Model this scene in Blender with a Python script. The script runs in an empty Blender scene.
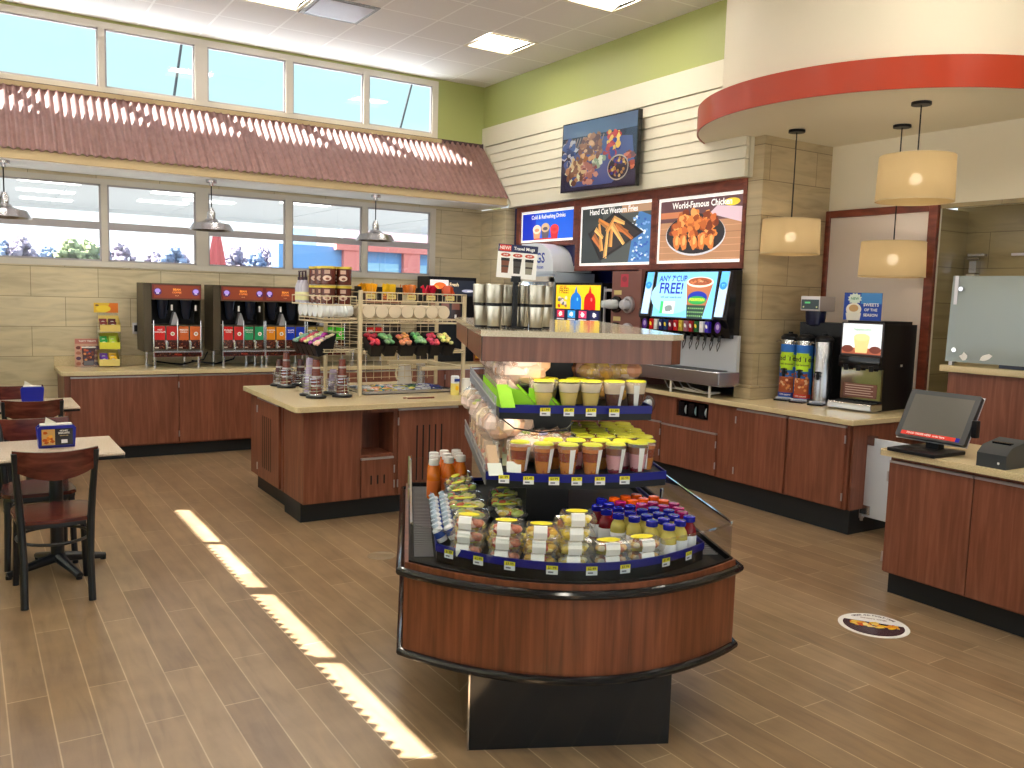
import bpy, bmesh, math, random
from mathutils import Matrix, Vector
random.seed(11)
SC = bpy.context.scene
COL = SC.collection
PI = math.pi
def S(r, g, b):
    f = lambda c: (c/255/12.92) if c/255 <= .04045 else ((c/255+.055)/1.055)**2.4
    return (f(r), f(g), f(b))
# ------------------------------------------------------------------ camera
yaw, pitch, roll = .56923, .101375, .0294812
fw = Vector((math.sin(yaw)*math.cos(pitch), math.cos(yaw)*math.cos(pitch), -math.sin(pitch)))
rt = Vector((math.cos(yaw), -math.sin(yaw), 0)); up = rt.cross(fw)
r2 = math.cos(roll)*rt+math.sin(roll)*up; u2 = -math.sin(roll)*rt+math.cos(roll)*up
cd = bpy.data.cameras.new('camera'); cam = bpy.data.objects.new('camera', cd); COL.objects.link(cam)
cam.matrix_world = Matrix(((r2.x, u2.x, -fw.x, 0), (r2.y, u2.y, -fw.y, 0), (r2.z, u2.z, -fw.z, 1.75), (0, 0, 0, 1)))
cd.sensor_fit = 'HORIZONTAL'; cd.sensor_width = 36; cd.lens = 860.6/1024*36; cd.clip_start = .05; cd.clip_end = 400
SC.camera = cam
# ------------------------------------------------------------------ view, world, sun
SC.view_settings.view_transform = 'Standard'; SC.view_settings.look = 'None'
SC.view_settings.gamma = 1; SC.view_settings.use_curve_mapping = False
SC.view_settings.exposure = 0.4
LAMP = 33.0; SKY = 4.6; SUN = 31.0
W = bpy.data.worlds.new('sky'); SC.world = W; W.use_nodes = True
nt = W.node_tree; nt.nodes.clear()
o_ = nt.nodes.new('ShaderNodeOutputWorld'); bg = nt.nodes.new('ShaderNodeBackground'); tc = nt.nodes.new('ShaderNodeTexCoord')
sp = nt.nodes.new('ShaderNodeSeparateXYZ'); rp = nt.nodes.new('ShaderNodeValToRGB')
nt.links.new(tc.outputs['Generated'], sp.inputs[0]); nt.links.new(sp.outputs['Z'], rp.inputs[0])
rp.color_ramp.elements[0].position = 0.0; rp.color_ramp.elements[0].color = (.30, .30, .29, 1)
rp.color_ramp.elements[1].position = 1.0; rp.color_ramp.elements[1].color = (.40, .50, .62, 1)
for p_, c_ in ((.004, (.36, .36, .37)), (.02, (.30, .31, .33)), (.12, (.22, .24, .25)), (.19, (.125, .185, .19)), (.36, (.11, .19, .195)), (.5, (.42, .50, .58))):
    e_ = rp.color_ramp.elements.new(p_); e_.color = (*c_, 1)
nt.links.new(rp.outputs[0], bg.inputs[0]); bg.inputs[1].default_value = SKY; nt.links.new(bg.outputs[0], o_.inputs[0])
sd = bpy.data.lights.new('sun', 'SUN'); sd.energy = SUN; sd.angle = .006; sd.color = (1, .97, .92)
so = bpy.data.objects.new('sun', sd); COL.objects.link(so)
so.rotation_euler = Vector((.586, -.33, -1)).to_track_quat('-Z', 'Y').to_euler(); so.location = (-8, 14, 12)
try:
    SC.cycles.max_bounces = 8; SC.cycles.transparent_max_bounces = 24; SC.cycles.sample_clamp_indirect = 6
    SC.cycles.caustics_reflective = False; SC.cycles.caustics_refractive = False
except Exception: pass
# ------------------------------------------------------------------ materials
def newmat(n):
    m = bpy.data.materials.new(n); m.use_nodes = True; m.node_tree.nodes.clear()
    return m, m.node_tree
def N(t, k, **kw):
    n = t.nodes.new(k)
    for a, b in kw.items():
        if a in n.inputs.keys(): n.inputs[a].default_value = b
        else: setattr(n, a, b)
    return n
def pm(name, col, rough=.5, metal=0, spec=.5, emit=None, es=1, coat=0):
    m, t = newmat(name); p = N(t, 'ShaderNodeBsdfPrincipled'); o = N(t, 'ShaderNodeOutputMaterial')
    p.inputs['Base Color'].default_value = (*col, 1); p.inputs['Roughness'].default_value = rough
    p.inputs['Metallic'].default_value = metal; p.inputs['Specular IOR Level'].default_value = spec
    p.inputs['Coat Weight'].default_value = coat
    if emit: p.inputs['Emission Color'].default_value = (*emit, 1); p.inputs['Emission Strength'].default_value = es
    t.links.new(p.outputs[0], o.inputs[0]); return m
def attr(name, rough, emit=0, metal=0, spec=.5):
    m, t = newmat(name); p = N(t, 'ShaderNodeBsdfPrincipled'); o = N(t, 'ShaderNodeOutputMaterial')
    a = N(t, 'ShaderNodeAttribute'); a.attribute_name = 'Col'
    t.links.new(a.outputs['Color'], p.inputs['Base Color']); p.inputs['Roughness'].default_value = rough
    p.inputs['Metallic'].default_value = metal; p.inputs['Specular IOR Level'].default_value = spec
    if emit: t.links.new(a.outputs['Color'], p.inputs['Emission Color']); p.inputs['Emission Strength'].default_value = emit
    t.links.new(p.outputs[0], o.inputs[0]); return m
def ramp(t, stops):
    r = N(t, 'ShaderNodeValToRGB'); e = r.color_ramp.elements
    e[0].position = stops[0][0]; e[0].color = (*stops[0][1], 1); e[1].position = stops[-1][0]; e[1].color = (*stops[-1][1], 1)
    for p_, c_ in stops[1:-1]:
        x = e.new(p_); x.color = (*c_, 1)
    return r
def wood(name, c1, c2, c3, sc=(22, 22, 1.3), rough=.38):
    m, t = newmat(name); p = N(t, 'ShaderNodeBsdfPrincipled'); o = N(t, 'ShaderNodeOutputMaterial')
    tc = N(t, 'ShaderNodeTexCoord'); mp = N(t, 'ShaderNodeMapping'); mp.inputs['Scale'].default_value = sc
    n1 = N(t, 'ShaderNodeTexNoise'); n1.inputs['Scale'].default_value = 1.6; n1.inputs['Detail'].default_value = 5; n1.inputs['Distortion'].default_value = .6
    r = ramp(t, [(.3, c1), (.5, c2), (.72, c3)])
    t.links.new(tc.outputs['Object'], mp.inputs[0]); t.links.new(mp.outputs[0], n1.inputs[0]); t.links.new(n1.outputs[0], r.inputs[0])
    mp2 = N(t, 'ShaderNodeMapping'); mp2.inputs['Scale'].default_value = tuple(s*.16 for s in sc)
    n2 = N(t, 'ShaderNodeTexNoise'); n2.inputs['Scale'].default_value = 1.5
    mx = N(t, 'ShaderNodeMix', data_type='RGBA', blend_type='MULTIPLY'); mx.inputs[0].default_value = .45
    t.links.new(tc.outputs['Object'], mp2.inputs[0]); t.links.new(mp2.outputs[0], n2.inputs[0])
    t.links.new(r.outputs[0], mx.inputs[6]); t.links.new(n2.outputs[0], mx.inputs[7])
    hs = N(t, 'ShaderNodeHueSaturation'); hs.inputs['Value'].default_value = 1.3; hs.inputs['Saturation'].default_value = 1.0
    t.links.new(mx.outputs[2], hs.inputs['Color']); t.links.new(hs.outputs[0], p.inputs['Base Color'])
    p.inputs['Roughness'].default_value = rough; t.links.new(p.outputs[0], o.inputs[0]); return m
def noisy(name, c1, c2, scale=40, rough=.3, detail=3, metal=0, stretch=(1, 1, 1), bump=0):
    m, t = newmat(name); p = N(t, 'ShaderNodeBsdfPrincipled'); o = N(t, 'ShaderNodeOutputMaterial')
    tc = N(t, 'ShaderNodeTexCoord'); mp = N(t, 'ShaderNodeMapping'); mp.inputs['Scale'].default_value = stretch
    n = N(t, 'ShaderNodeTexNoise'); n.inputs['Scale'].default_value = scale; n.inputs['Detail'].default_value = detail
    r = ramp(t, [(.35, c1), (.65, c2)])
    t.links.new(tc.outputs['Object'], mp.inputs[0]); t.links.new(mp.outputs[0], n.inputs[0]); t.links.new(n.outputs[0], r.inputs[0])
    t.links.new(r.outputs[0], p.inputs['Base Color']); p.inputs['Roughness'].default_value = rough; p.inputs['Metallic'].default_value = metal
    if bump:
        b = N(t, 'ShaderNodeBump'); b.inputs['Strength'].default_value = bump; b.inputs['Distance'].default_value = .004
        t.links.new(n.outputs[0], b.inputs['Height']); t.links.new(b.outputs[0], p.inputs['Normal'])
    t.links.new(p.outputs[0], o.inputs[0]); return m
def bricks(name, axes, off, bw, rh, mortar, c1, c2, cm, rough, offset=.5, vein=(3, 14), bump=.15, dirt=None, mortar_smooth=0.1):
    """axes: which object axes give brick x and brick y"""
    m, t = newmat(name); p = N(t, 'ShaderNodeBsdfPrincipled'); o = N(t, 'ShaderNodeOutputMaterial')
    tc = N(t, 'ShaderNodeTexCoord'); s = N(t, 'ShaderNodeSeparateXYZ'); c = N(t, 'ShaderNodeCombineXYZ')
    t.links.new(tc.outputs['Object'], s.inputs[0])
    for k, ax in enumerate(axes):
        a = N(t, 'ShaderNodeMath', operation='ADD'); a.inputs[1].default_value = off[k]
        t.links.new(s.outputs[ax], a.inputs[0]); t.links.new(a.outputs[0], c.inputs[k])
    b = N(t, 'ShaderNodeTexBrick'); b.offset = offset; b.inputs['Scale'].default_value = 1
    b.inputs['Brick Width'].default_value = bw; b.inputs['Row Height'].default_value = rh; b.inputs['Mortar Size'].default_value = mortar
    b.inputs['Mortar Smooth'].default_value = mortar_smooth; b.inputs['Bias'].default_value = 0
    b.inputs['Color1'].default_value = (*c1, 1); b.inputs['Color2'].default_value = (*c2, 1); b.inputs['Mortar'].default_value = (*cm, 1)
    t.links.new(c.outputs[0], b.inputs[0])
    mp = N(t, 'ShaderNodeMapping'); mp.inputs['Scale'].default_value = (vein[0], vein[1], 1)
    n = N(t, 'ShaderNodeTexNoise'); n.inputs['Scale'].default_value = 1.0; n.inputs['Detail'].default_value = 6; n.inputs['Distortion'].default_value = .8
    r = ramp(t, [(.25, (.62, .60, .58)), (.5, (.9, .9, .9)), (.75, (1.08, 1.06, 1.02))])
    mx = N(t, 'ShaderNodeMix', data_type='RGBA', blend_type='MULTIPLY'); mx.inputs[0].default_value = .8
    t.links.new(c.outputs[0], mp.inputs[0]); t.links.new(mp.outputs[0], n.inputs[0]); t.links.new(n.outputs[0], r.inputs[0])
    t.links.new(b.outputs['Color'], mx.inputs[6]); t.links.new(r.outputs[0], mx.inputs[7]); last = mx.outputs[2]
    if dirt:
        n3 = N(t, 'ShaderNodeTexNoise'); n3.inputs['Scale'].default_value = dirt; n3.inputs['Detail'].default_value = 4
        r3 = ramp(t, [(.3, (.72, .70, .69)), (.62, (1, 1, 1))])
        m3 = N(t, 'ShaderNodeMix', data_type='RGBA', blend_type='MULTIPLY'); m3.inputs[0].default_value = .6
        t.links.new(tc.outputs['Object'], n3.inputs[0]); t.links.new(n3.outputs[0], r3.inputs[0]); t.links.new(last, m3.inputs[6]); t.links.new(r3.outputs[0], m3.inputs[7]); last = m3.outputs[2]
    t.links.new(last, p.inputs['Base Color']); p.inputs['Roughness'].default_value = rough
    bp = N(t, 'ShaderNodeBump'); bp.inputs['Strength'].default_value = bump; bp.inputs['Distance'].default_value = .003; bp.invert = True
    t.links.new(b.outputs['Fac'], bp.inputs['Height']); t.links.new(bp.outputs[0], p.inputs['Normal'])
    t.links.new(p.outputs[0], o.inputs[0]); return m
def clearmat(name, tint, fac, rough=.05, white=0.0, wcol=(1, 1, 1)):
    m, t = newmat(name); o = N(t, 'ShaderNodeOutputMaterial'); tr = N(t, 'ShaderNodeBsdfTransparent'); tr.inputs[0].default_value = (*tint, 1)
    g = N(t, 'ShaderNodeBsdfGlossy'); g.inputs['Roughness'].default_value = rough
    lw = N(t, 'ShaderNodeLayerWeight'); lw.inputs[0].default_value = .5; pw = N(t, 'ShaderNodeMath', operation='POWER'); pw.inputs[1].default_value = 4.5
    fr = N(t, 'ShaderNodeMath', operation='MULTIPLY_ADD'); fr.inputs[1].default_value = .7; fr.inputs[2].default_value = (fac-1)*.1
    t.links.new(lw.outputs['Facing'], pw.inputs[0]); t.links.new(pw.outputs[0], fr.inputs[0])
    mx = N(t, 'ShaderNodeMixShader'); t.links.new(fr.outputs[0], mx.inputs[0]); t.links.new(g.outputs[0], mx.inputs[2])
    if white:
        d = N(t, 'ShaderNodeBsdfDiffuse'); d.inputs[0].default_value = (*wcol, 1); m2 = N(t, 'ShaderNodeMixShader'); m2.inputs[0].default_value = white
        t.links.new(tr.outputs[0], m2.inputs[1]); t.links.new(d.outputs[0], m2.inputs[2]); t.links.new(m2.outputs[0], mx.inputs[1])
    else: t.links.new(tr.outputs[0], mx.inputs[1])
    t.links.new(mx.outputs[0], o.inputs[0]); return m
M = {}
M['lam'] = wood('cherry_laminate', S(108, 60, 43), S(124, 72, 53), S(141, 88, 67))
M['lamk'] = wood('walnut_laminate', S(92, 48, 28), S(118, 64, 40), S(138, 80, 52), rough=.3)
M['lamh'] = wood('cherry_laminate_across', S(108, 60, 43), S(124, 72, 53), S(141, 88, 67), sc=(22, 1.3, 22))
M['cherry'] = wood('cherry_trim', S(88, 36, 22), S(118, 54, 36), S(138, 70, 48), sc=(12, 3, 12))
M['seat'] = wood('dark_cherry_seat', S(66, 26, 20), S(88, 38, 30), S(108, 52, 42), sc=(3, 18, 18), rough=.22)
M['stone'] = noisy('beige_solid_surface', S(196, 176, 134), S(222, 204, 164), 220, .22)
M['granite'] = noisy('speckled_table_laminate', S(176, 158, 140), S(214, 198, 182), 160, .25)
M['tileb'] = bricks('stone_tile_back', (0, 2), (-.9, .22+.305*4), .62, .305, .003, S(206, 192, 158), S(220, 206, 174), S(150, 136, 106), .45, vein=(2.5, 14))
M['tiler'] = bricks('stone_tile_side', (1, 2), (.2, .22+.305*4), .62, .305, .003, S(210, 196, 162), S(222, 208, 176), S(152, 138, 108), .45, vein=(2.5, 14))
M['tilec'] = bricks('stone_tile_column', (0, 2), (-5.7, .22+.305*4), .62, .305, .003, S(186, 168, 134), S(196, 178, 144), S(122, 108, 84), .45, vein=(2.5, 14))
M['tilek'] = bricks('olive_kitchen_tile', (1, 2), (.2, 1.2), .6, .3, .0025, S(156, 140, 104), S(164, 148, 110), S(120, 106, 78), .22, vein=(2, 9))
M['floor'] = bricks('wood_look_floor_tile', (1, 0), (2.1, .36), 1.22, .155, .0028, S(138, 112, 84), S(160, 134, 104), S(192, 168, 136), .28, offset=.37, vein=(2.2, 16), bump=.05, dirt=5, mortar_smooth=.05)
M['green'] = pm('green_paint', S(168, 175, 108), .5)
M['white'] = pm('warm_white_paint', S(226, 218, 196), .6)
M['siding'] = pm('cream_siding_paint', S(228, 222, 202), .5)
M['frame'] = pm('window_frame_paint', S(212, 206, 194), .45)
M['framep'] = pm('window_frame_grey', S(176, 172, 176), .4)
M['beam'] = pm('tan_beam', S(192, 170, 130), .5)
M['red'] = pm('red_band_paint', S(168, 52, 20), .3, spec=.4)
M['roof'] = noisy('corrugated_brown_metal', S(136, 102, 96), S(152, 116, 110), 14, .55)
M['flash'] = pm('dark_flashing', S(70, 44, 50), .5)
M['black'] = pm('black_plastic', (.006, .006, .008), .42, spec=.3)
M['bgloss'] = pm('black_gloss', (.008, .008, .010), .12)
M['kick'] = pm('black_toe_kick', S(22, 28, 34), .5)
M['chrome'] = pm('chrome', (.75, .75, .78), .12, 1)
M['steel'] = pm('brushed_steel', S(196, 196, 202), .27, 1)
M['mirror'] = pm('polished_steel', (.62, .6, .58), .06, 1)
M['alum'] = pm('aluminium_pull', S(196, 192, 196), .35, .8)
M['chair'] = pm('black_chair_metal', S(22, 26, 34), .32)
M['navy'] = pm('navy_paint', S(14, 20, 84), .4)
M['blue'] = pm('blue_shelf_strip', S(8, 14, 120), .35, spec=.3)
M['holder'] = pm('blue_plastic', S(14, 26, 150), .3)
M['wire'] = pm('beige_wire', S(214, 198, 164), .4)
M['gwire'] = pm('grey_wire', S(170, 168, 172), .3, .6)
M['shade'] = None
M['cm'] = attr('coloured_matte', .6)
M['cg'] = attr('coloured_gloss', .2)
M['ce'] = attr('backlit_print', .35, .55)
M['cs'] = attr('bright_screen', .3, .9)
M['ctv'] = attr('dim_screen', .08, .18, spec=.8)
M['glass'] = clearmat('window_glass', (.97, .98, .98), 1.3, .0)
M['kglass'] = clearmat('clear_guard', (.96, .97, .97), 1.22, .02)
M['deck'] = pm('black_deck', (.006, .006, .007), .5, spec=.15)
M['clear'] = clearmat('clear_plastic', (.98, .98, .98), 1.6, .08, .05)
M['wrap'] = clearmat('cloudy_wrap', (.97, .95, .93), 1.5, .25, .10, (1, .93, .88))
M['frost'] = clearmat('hazy_guard_glass', (.78, .84, .84), 1.45, .08, .42, S(196, 206, 208))
M['lens'] = pm('light_lens', (1, 1, 1), .5, emit=(1, .93, .80), es=LAMP)
M['lensdim'] = pm('light_lens_side', (.9, .85, .75), .5, emit=(1, .9, .74), es=LAMP*.05)
M['bulb'] = pm('warm_bulb', (1, 1, 1), .5, emit=(1, .84, .62), es=22)
m_, t_ = newmat('linen_shade'); o1 = N(t_, 'ShaderNodeOutputMaterial'); d1 = N(t_, 'ShaderNodeBsdfDiffuse'); d1.inputs[0].default_value = (*S(186, 160, 112), 1)
l1 = N(t_, 'ShaderNodeBsdfTranslucent'); l1.inputs[0].default_value = (*S(226, 208, 176), 1); x1 = N(t_, 'ShaderNodeMixShader'); x1.inputs[0].default_value = .4
tp1 = N(t_, 'ShaderNodeBsdfTransparent'); x3 = N(t_, 'ShaderNodeMixShader'); x3.inputs[0].default_value = .014
t_.links.new(d1.outputs[0], x1.inputs[1]); t_.links.new(l1.outputs[0], x1.inputs[2]); t_.links.new(x1.outputs[0], x3.inputs[1]); t_.links.new(tp1.outputs[0], x3.inputs[2]); t_.links.new(x3.outputs[0], o1.inputs[0]); M['shade'] = m_
# ceiling tile material: 2x2 grid lines at x = 5.29-.61k, y = 8.52-.61k
m_, t_ = newmat('ceiling_tile'); p1 = N(t_, 'ShaderNodeBsdfPrincipled'); o1 = N(t_, 'ShaderNodeOutputMaterial'); tc1 = N(t_, 'ShaderNodeTexCoord')
b1 = N(t_, 'ShaderNodeTexBrick'); b1.offset = 0; mp1 = N(t_, 'ShaderNodeMapping'); mp1.inputs['Location'].default_value = (-5.29+.61*40, -8.52+.61*40, 0)
for k_, v_ in (('Scale', 1), ('Brick Width', .61), ('Row Height', .61), ('Mortar Size', .011), ('Mortar Smooth', .1)): b1.inputs[k_].default_value = v_
b1.inputs['Color1'].default_value = (*S(226, 222, 218), 1); b1.inputs['Color2'].default_value = (*S(230, 226, 222), 1); b1.inputs['Mortar'].default_value = (*S(246, 244, 240), 1)
t_.links.new(tc1.outputs['Object'], mp1.inputs[0]); t_.links.new(mp1.outputs[0], b1.inputs[0]); t_.links.new(b1.outputs[0], p1.inputs['Base Color'])
bb1 = N(t_, 'ShaderNodeBump'); bb1.inputs['Strength'].default_value = .4; bb1.inputs['Distance'].default_value = .006; t_.links.new(b1.outputs['Fac'], bb1.inputs['Height']); t_.links.new(bb1.outputs[0], p1.inputs['Normal'])
p1.inputs['Roughness'].default_value = .8; t_.links.new(p1.outputs[0], o1.inputs[0]); M['ceil'] = m_
# ------------------------------------------------------------------ mesh builder
def tri(*a): return Vector(a)
_txt = {}
def textgeo(s, bold):
    k = (s, bold)
    if k not in _txt:
        c = bpy.data.curves.new('t', 'FONT'); c.body = s; c.size = 1; c.resolution_u = 2; c.offset = .022 if bold else 0; c.align_x = 'CENTER'; c.align_y = 'CENTER'
        ob = bpy.data.objects.new('t', c); COL.objects.link(ob)
        dg = bpy.context.evaluated_depsgraph_get(); me = bpy.data.meshes.new_from_object(ob.evaluated_get(dg))
        _txt[k] = ([tuple(v.co) for v in me.vertices], [tuple(p.vertices) for p in me.polygons])
        bpy.data.objects.remove(ob); bpy.data.curves.remove(c); bpy.data.meshes.remove(me)
    return _txt[k]
class MB:
    def __init__(s, col=(.8, .8, .8)): s.v = []; s.f = []; s.c = []; s.mi = []; s.M = Matrix(); s.col = col; s.m = 0
    def add(s, vs, fs):
        b = len(s.v); s.v += [tuple(s.M @ Vector(v)) for v in vs]
        for f in fs: s.f.append([b+i for i in f]); s.c.append(s.col); s.mi.append(s.m)
        return s
    def box(s, x0, x1, y0, y1, z0, z1):
        return s.add([(x0, y0, z0), (x1, y0, z0), (x1, y1, z0), (x0, y1, z0), (x0, y0, z1), (x1, y0, z1), (x1, y1, z1), (x0, y1, z1)],
                     [(0, 3, 2, 1), (4, 5, 6, 7), (0, 1, 5, 4), (1, 2, 6, 5), (2, 3, 7, 6), (3, 0, 4, 7)])
    def rbox(s, x0, x1, y0, y1, z0, z1, b=.005, seg=2):
        bm = bmesh.new(); bmesh.ops.create_cube(bm, size=1)
        for v in bm.verts: v.co = ((x0+x1)/2+v.co.x*(x1-x0), (y0+y1)/2+v.co.y*(y1-y0), (z0+z1)/2+v.co.z*(z1-z0))
        bmesh.ops.bevel(bm, geom=bm.edges[:], offset=b, segments=seg, affect='EDGES', profile=.6)
        bm.verts.index_update(); s.add([tuple(v.co) for v in bm.verts], [[v.index for v in f.verts] for f in bm.faces]); bm.free(); return s
    def prism(s, poly, z0, z1):
        n = len(poly)
        return s.add([(x, y, z0) for x, y in poly]+[(x, y, z1) for x, y in poly],
                     [list(range(n))[::-1], list(range(n, 2*n))]+[(i, (i+1) % n, n+(i+1) % n, n+i) for i in range(n)])
    def band(s, path, z0, z1, th=0, closed=False):
        """a vertical wall that follows a 2D path, th thick to the left of it"""
        n = len(path); L = n if closed else n-1
        if not th: return s.add([(x, y, z0) for x, y in path]+[(x, y, z1) for x, y in path], [(i, (i+1) % n, n+(i+1) % n, n+i) for i in range(L)])
        inn = []
        for i, (x, y) in enumerate(path):
            a = path[i-1] if (i or closed) else path[i]; b = path[(i+1) % n] if (i < n-1 or closed) else path[i]
            dx, dy = b[0]-a[0], b[1]-a[1]; l = math.hypot(dx, dy) or 1; inn.append((x-dy/l*th, y+dx/l*th))
        vs = [(x, y, z0) for x, y in path]+[(x, y, z1) for x, y in path]+[(x, y, z0) for x, y in inn]+[(x, y, z1) for x, y in inn]; fs = []
        for i in range(L):
            j = (i+1) % n; fs += [(i, j, n+j, n+i), (2*n+j, 2*n+i, 3*n+i, 3*n+j), (n+i, n+j, 3*n+j, 3*n+i), (j, i, 2*n+i, 2*n+j)]
        if not closed: fs += [(0, n, 3*n, 2*n), (n-1, 3*n-1, 4*n-1, 2*n-1)]
        return s.add(vs, fs)
    def cyl(s, p0, p1, r0, r1=None, n=14, caps=True):
        r1 = r0 if r1 is None else r1; p0 = Vector(p0); p1 = Vector(p1); d = (p1-p0).normalized()
        a = d.orthogonal().normalized(); b = d.cross(a); vs = []
        for p, r in ((p0, r0), (p1, r1)): vs += [tuple(p+(a*math.cos(2*PI*i/n)+b*math.sin(2*PI*i/n))*r) for i in range(n)]
        fs = [(i, (i+1) % n, n+(i+1) % n, n+i) for i in range(n)]
        if caps: fs += [list(range(n))[::-1], list(range(n, 2*n))]
        return s.add(vs, fs)
    def tube(s, pts, r, n=8, closed=False):
        pts = [Vector(p) for p in pts]; k = len(pts); vs = []; prev = None
        rr = r if isinstance(r, (list, tuple)) else [r]*k
        for i, p in enumerate(pts):
            a = pts[i-1] if (i or closed) else p; b = pts[(i+1) % k] if (i < k-1 or closed) else p
            d = (b-a).normalized() if (b-a).length > 1e-9 else Vector((0, 0, 1))
            x = d.orthogonal().normalized() if prev is None else (prev-d*prev.dot(d)).normalized()
            prev = x; y = d.cross(x); vs += [tuple(p+(x*math.cos(2*PI*j/n)+y*math.sin(2*PI*j/n))*rr[i]) for j in range(n)]
        fs = []
        for i in range(k if closed else k-1):
            q = (i+1) % k
            for j in range(n): fs.append((i*n+j, i*n+(j+1) % n, q*n+(j+1) % n, q*n+j))
        if not closed: fs += [list(range(n))[::-1], list(range((k-1)*n, k*n))]
        return s.add(vs, fs)
    def lathe(s, prof, c=(0, 0, 0), n=20, a0=0, a1=2*PI):
        full = abs(a1-a0-2*PI) < 1e-6; m = n if full else n+1; vs = []
        for r, z in prof: vs += [(c[0]+r*math.cos(a0+(a1-a0)*i/n), c[1]+r*math.sin(a0+(a1-a0)*i/n), c[2]+z) for i in range(m)]
        fs = []
        for k in range(len(prof)-1):
            for i in range(n if full else n): fs.append((k*m+i, k*m+(i+1) % m, (k+1)*m+(i+1) % m, (k+1)*m+i))
        return s.add(vs, fs)
    def ball(s, c, r, n=10, sq=(1, 1, 1), jit=0):
        vs = []; k = n//2+1
        for i in range(k+1):
            th = PI*i/k
            for j in range(n):
                q = 1+(random.uniform(-jit, jit) if jit else 0)
                vs.append((c[0]+r*q*sq[0]*math.sin(th)*math.cos(2*PI*j/n), c[1]+r*q*sq[1]*math.sin(th)*math.sin(2*PI*j/n), c[2]+r*q*sq[2]*math.cos(th)))
        return s.add(vs, [(i*n+j, i*n+(j+1) % n, (i+1)*n+(j+1) % n, (i+1)*n+j) for i in range(k) for j in range(n)])
    # flat artwork on the local XY plane, later layers lie .0004 higher
    def rect(s, x0, x1, y0, y1, col=None, z=0):
        if col: s.col = col
        return s.add([(x0, y0, z), (x1, y0, z), (x1, y1, z), (x0, y1, z)], [(0, 1, 2, 3)])
    def poly(s, pts, col=None, z=0):
        if col: s.col = col
        return s.add([(x, y, z) for x, y in pts], [list(range(len(pts)))])
    def ell(s, cx, cy, rx, ry, col=None, z=0, rot=0, n=18, jit=0):
        if col: s.col = col
        p = []
        for i in range(n):
            a = 2*PI*i/n; q = 1+(random.uniform(-jit, jit) if jit else 0); x = rx*q*math.cos(a); y = ry*q*math.sin(a)
            p.append((cx+x*math.cos(rot)-y*math.sin(rot), cy+x*math.sin(rot)+y*math.cos(rot)))
        return s.poly(p, None, z)
    def text(s, t, x, y, size, col=None, z=0, bold=True, sx=1, rot=0):
        if col: s.col = col
        v, f = textgeo(t, bold); cr, sr = math.cos(rot), math.sin(rot)
        return s.add([(x+(a*cr*sx-b*sr)*size, y+(a*sr*sx+b*cr)*size, z) for a, b, _ in v], f)
    def data(s, name, mats):
        me = bpy.data.meshes.new(name); me.from_pydata(s.v, [], s.f)
        for m in (mats if isinstance(mats, (list, tuple)) else [mats]): me.materials.append(M[m] if isinstance(m, str) else m)
        me.polygons.foreach_set('material_index', s.mi)
        ca = me.color_attributes.new('Col', 'FLOAT_COLOR', 'CORNER'); buf = []
        for f, c in zip(s.f, s.c): buf += [c[0], c[1], c[2], 1]*len(f)
        ca.data.foreach_set('color', buf)
        bm = bmesh.new(); bm.from_mesh(me); bmesh.ops.recalc_face_normals(bm, faces=bm.faces); bm.to_mesh(me); bm.free()
        me.polygons.foreach_set('use_smooth', [True]*len(s.f)); me.set_sharp_from_angle(angle=math.radians(32)); me.update(); return me
def flatM(facing, loc=(0, 0, 0)):
    R = {'-y': Matrix.Rotation(PI/2, 4, 'X'), '-x': Matrix.Rotation(-PI/2, 4, 'Z') @ Matrix.Rotation(PI/2, 4, 'X'), 'z': Matrix()}[facing]
    return Matrix.Translation(loc) @ R
def T(name, label, cat, loc=(0, 0, 0), rz=0, group=None):
    o = bpy.data.objects.new(name, None); COL.objects.link(o); o.location = loc; o.rotation_euler = (0, 0, rz); o.empty_display_size = .05
    o['label'] = label; o['category'] = cat
    if group: o['group'] = group
    return o
def P(name, mb, mats, parent, label=None, kind=None):
    o = bpy.data.objects.new(name, mb.data(name, mats) if isinstance(mb, MB) else mb); COL.objects.link(o); o.parent = parent
    if label: o['label'] = label
    if kind: o['kind'] = kind
    return o
def O(name, mb, mats, label, cat, loc=(0, 0, 0), rz=0, group=None, kind=None):
    o = bpy.data.objects.new(name, mb.data(name, mats) if isinstance(mb, MB) else mb); COL.objects.link(o); o.location = loc; o.rotation_euler = (0, 0, rz)
    o['label'] = label; o['category'] = cat
    if group: o['group'] = group
    if kind: o['kind'] = kind
    return o
def ST(name, mb, mats, parent=None):
    o = bpy.data.objects.new(name, mb.data(name, mats)); COL.objects.link(o)
    if parent: o.parent = parent
    else: o['kind'] = 'structure'
    return o
def kids(o): return [c for c in COL.objects if c.parent == o]
_kids = {}
def dup(root, loc, rz, label, group=None):
    if root not in _kids: _kids[root] = [(c, kids(c)) for c in kids(root)]
    r = root.copy(); COL.objects.link(r); r.location = loc; r.rotation_euler = (0, 0, rz); r['label'] = label
    if group: r['group'] = group
    for ch, gs in _kids[root]:
        c = ch.copy(); COL.objects.link(c); c.parent = r
        for g in gs: d = g.copy(); COL.objects.link(d); d.parent = c
    return r
class Proto:
    """first use places the source itself, later uses copy it"""
    def __init__(s, o): s.o = o; s.used = False
    def put(s, loc, rz, label, group=None):
        if not s.used:
            s.used = True; s.o.location = loc; s.o.rotation_euler = (0, 0, rz); s.o['label'] = label
            if group: s.o['group'] = group
            _kids[s.o] = [(c, kids(c)) for c in kids(s.o)]
            return s.o
        return dup(s.o, loc, rz, label, group)
_protos = {}
def proto(key, fn):
    if key not in _protos: _protos[key] = Proto(fn())
    return _protos[key]
ORD = ['first', 'second', 'third', 'fourth', 'fifth', 'sixth', 'seventh', 'eighth', 'ninth', 'tenth', 'eleventh', 'twelfth']
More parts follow.
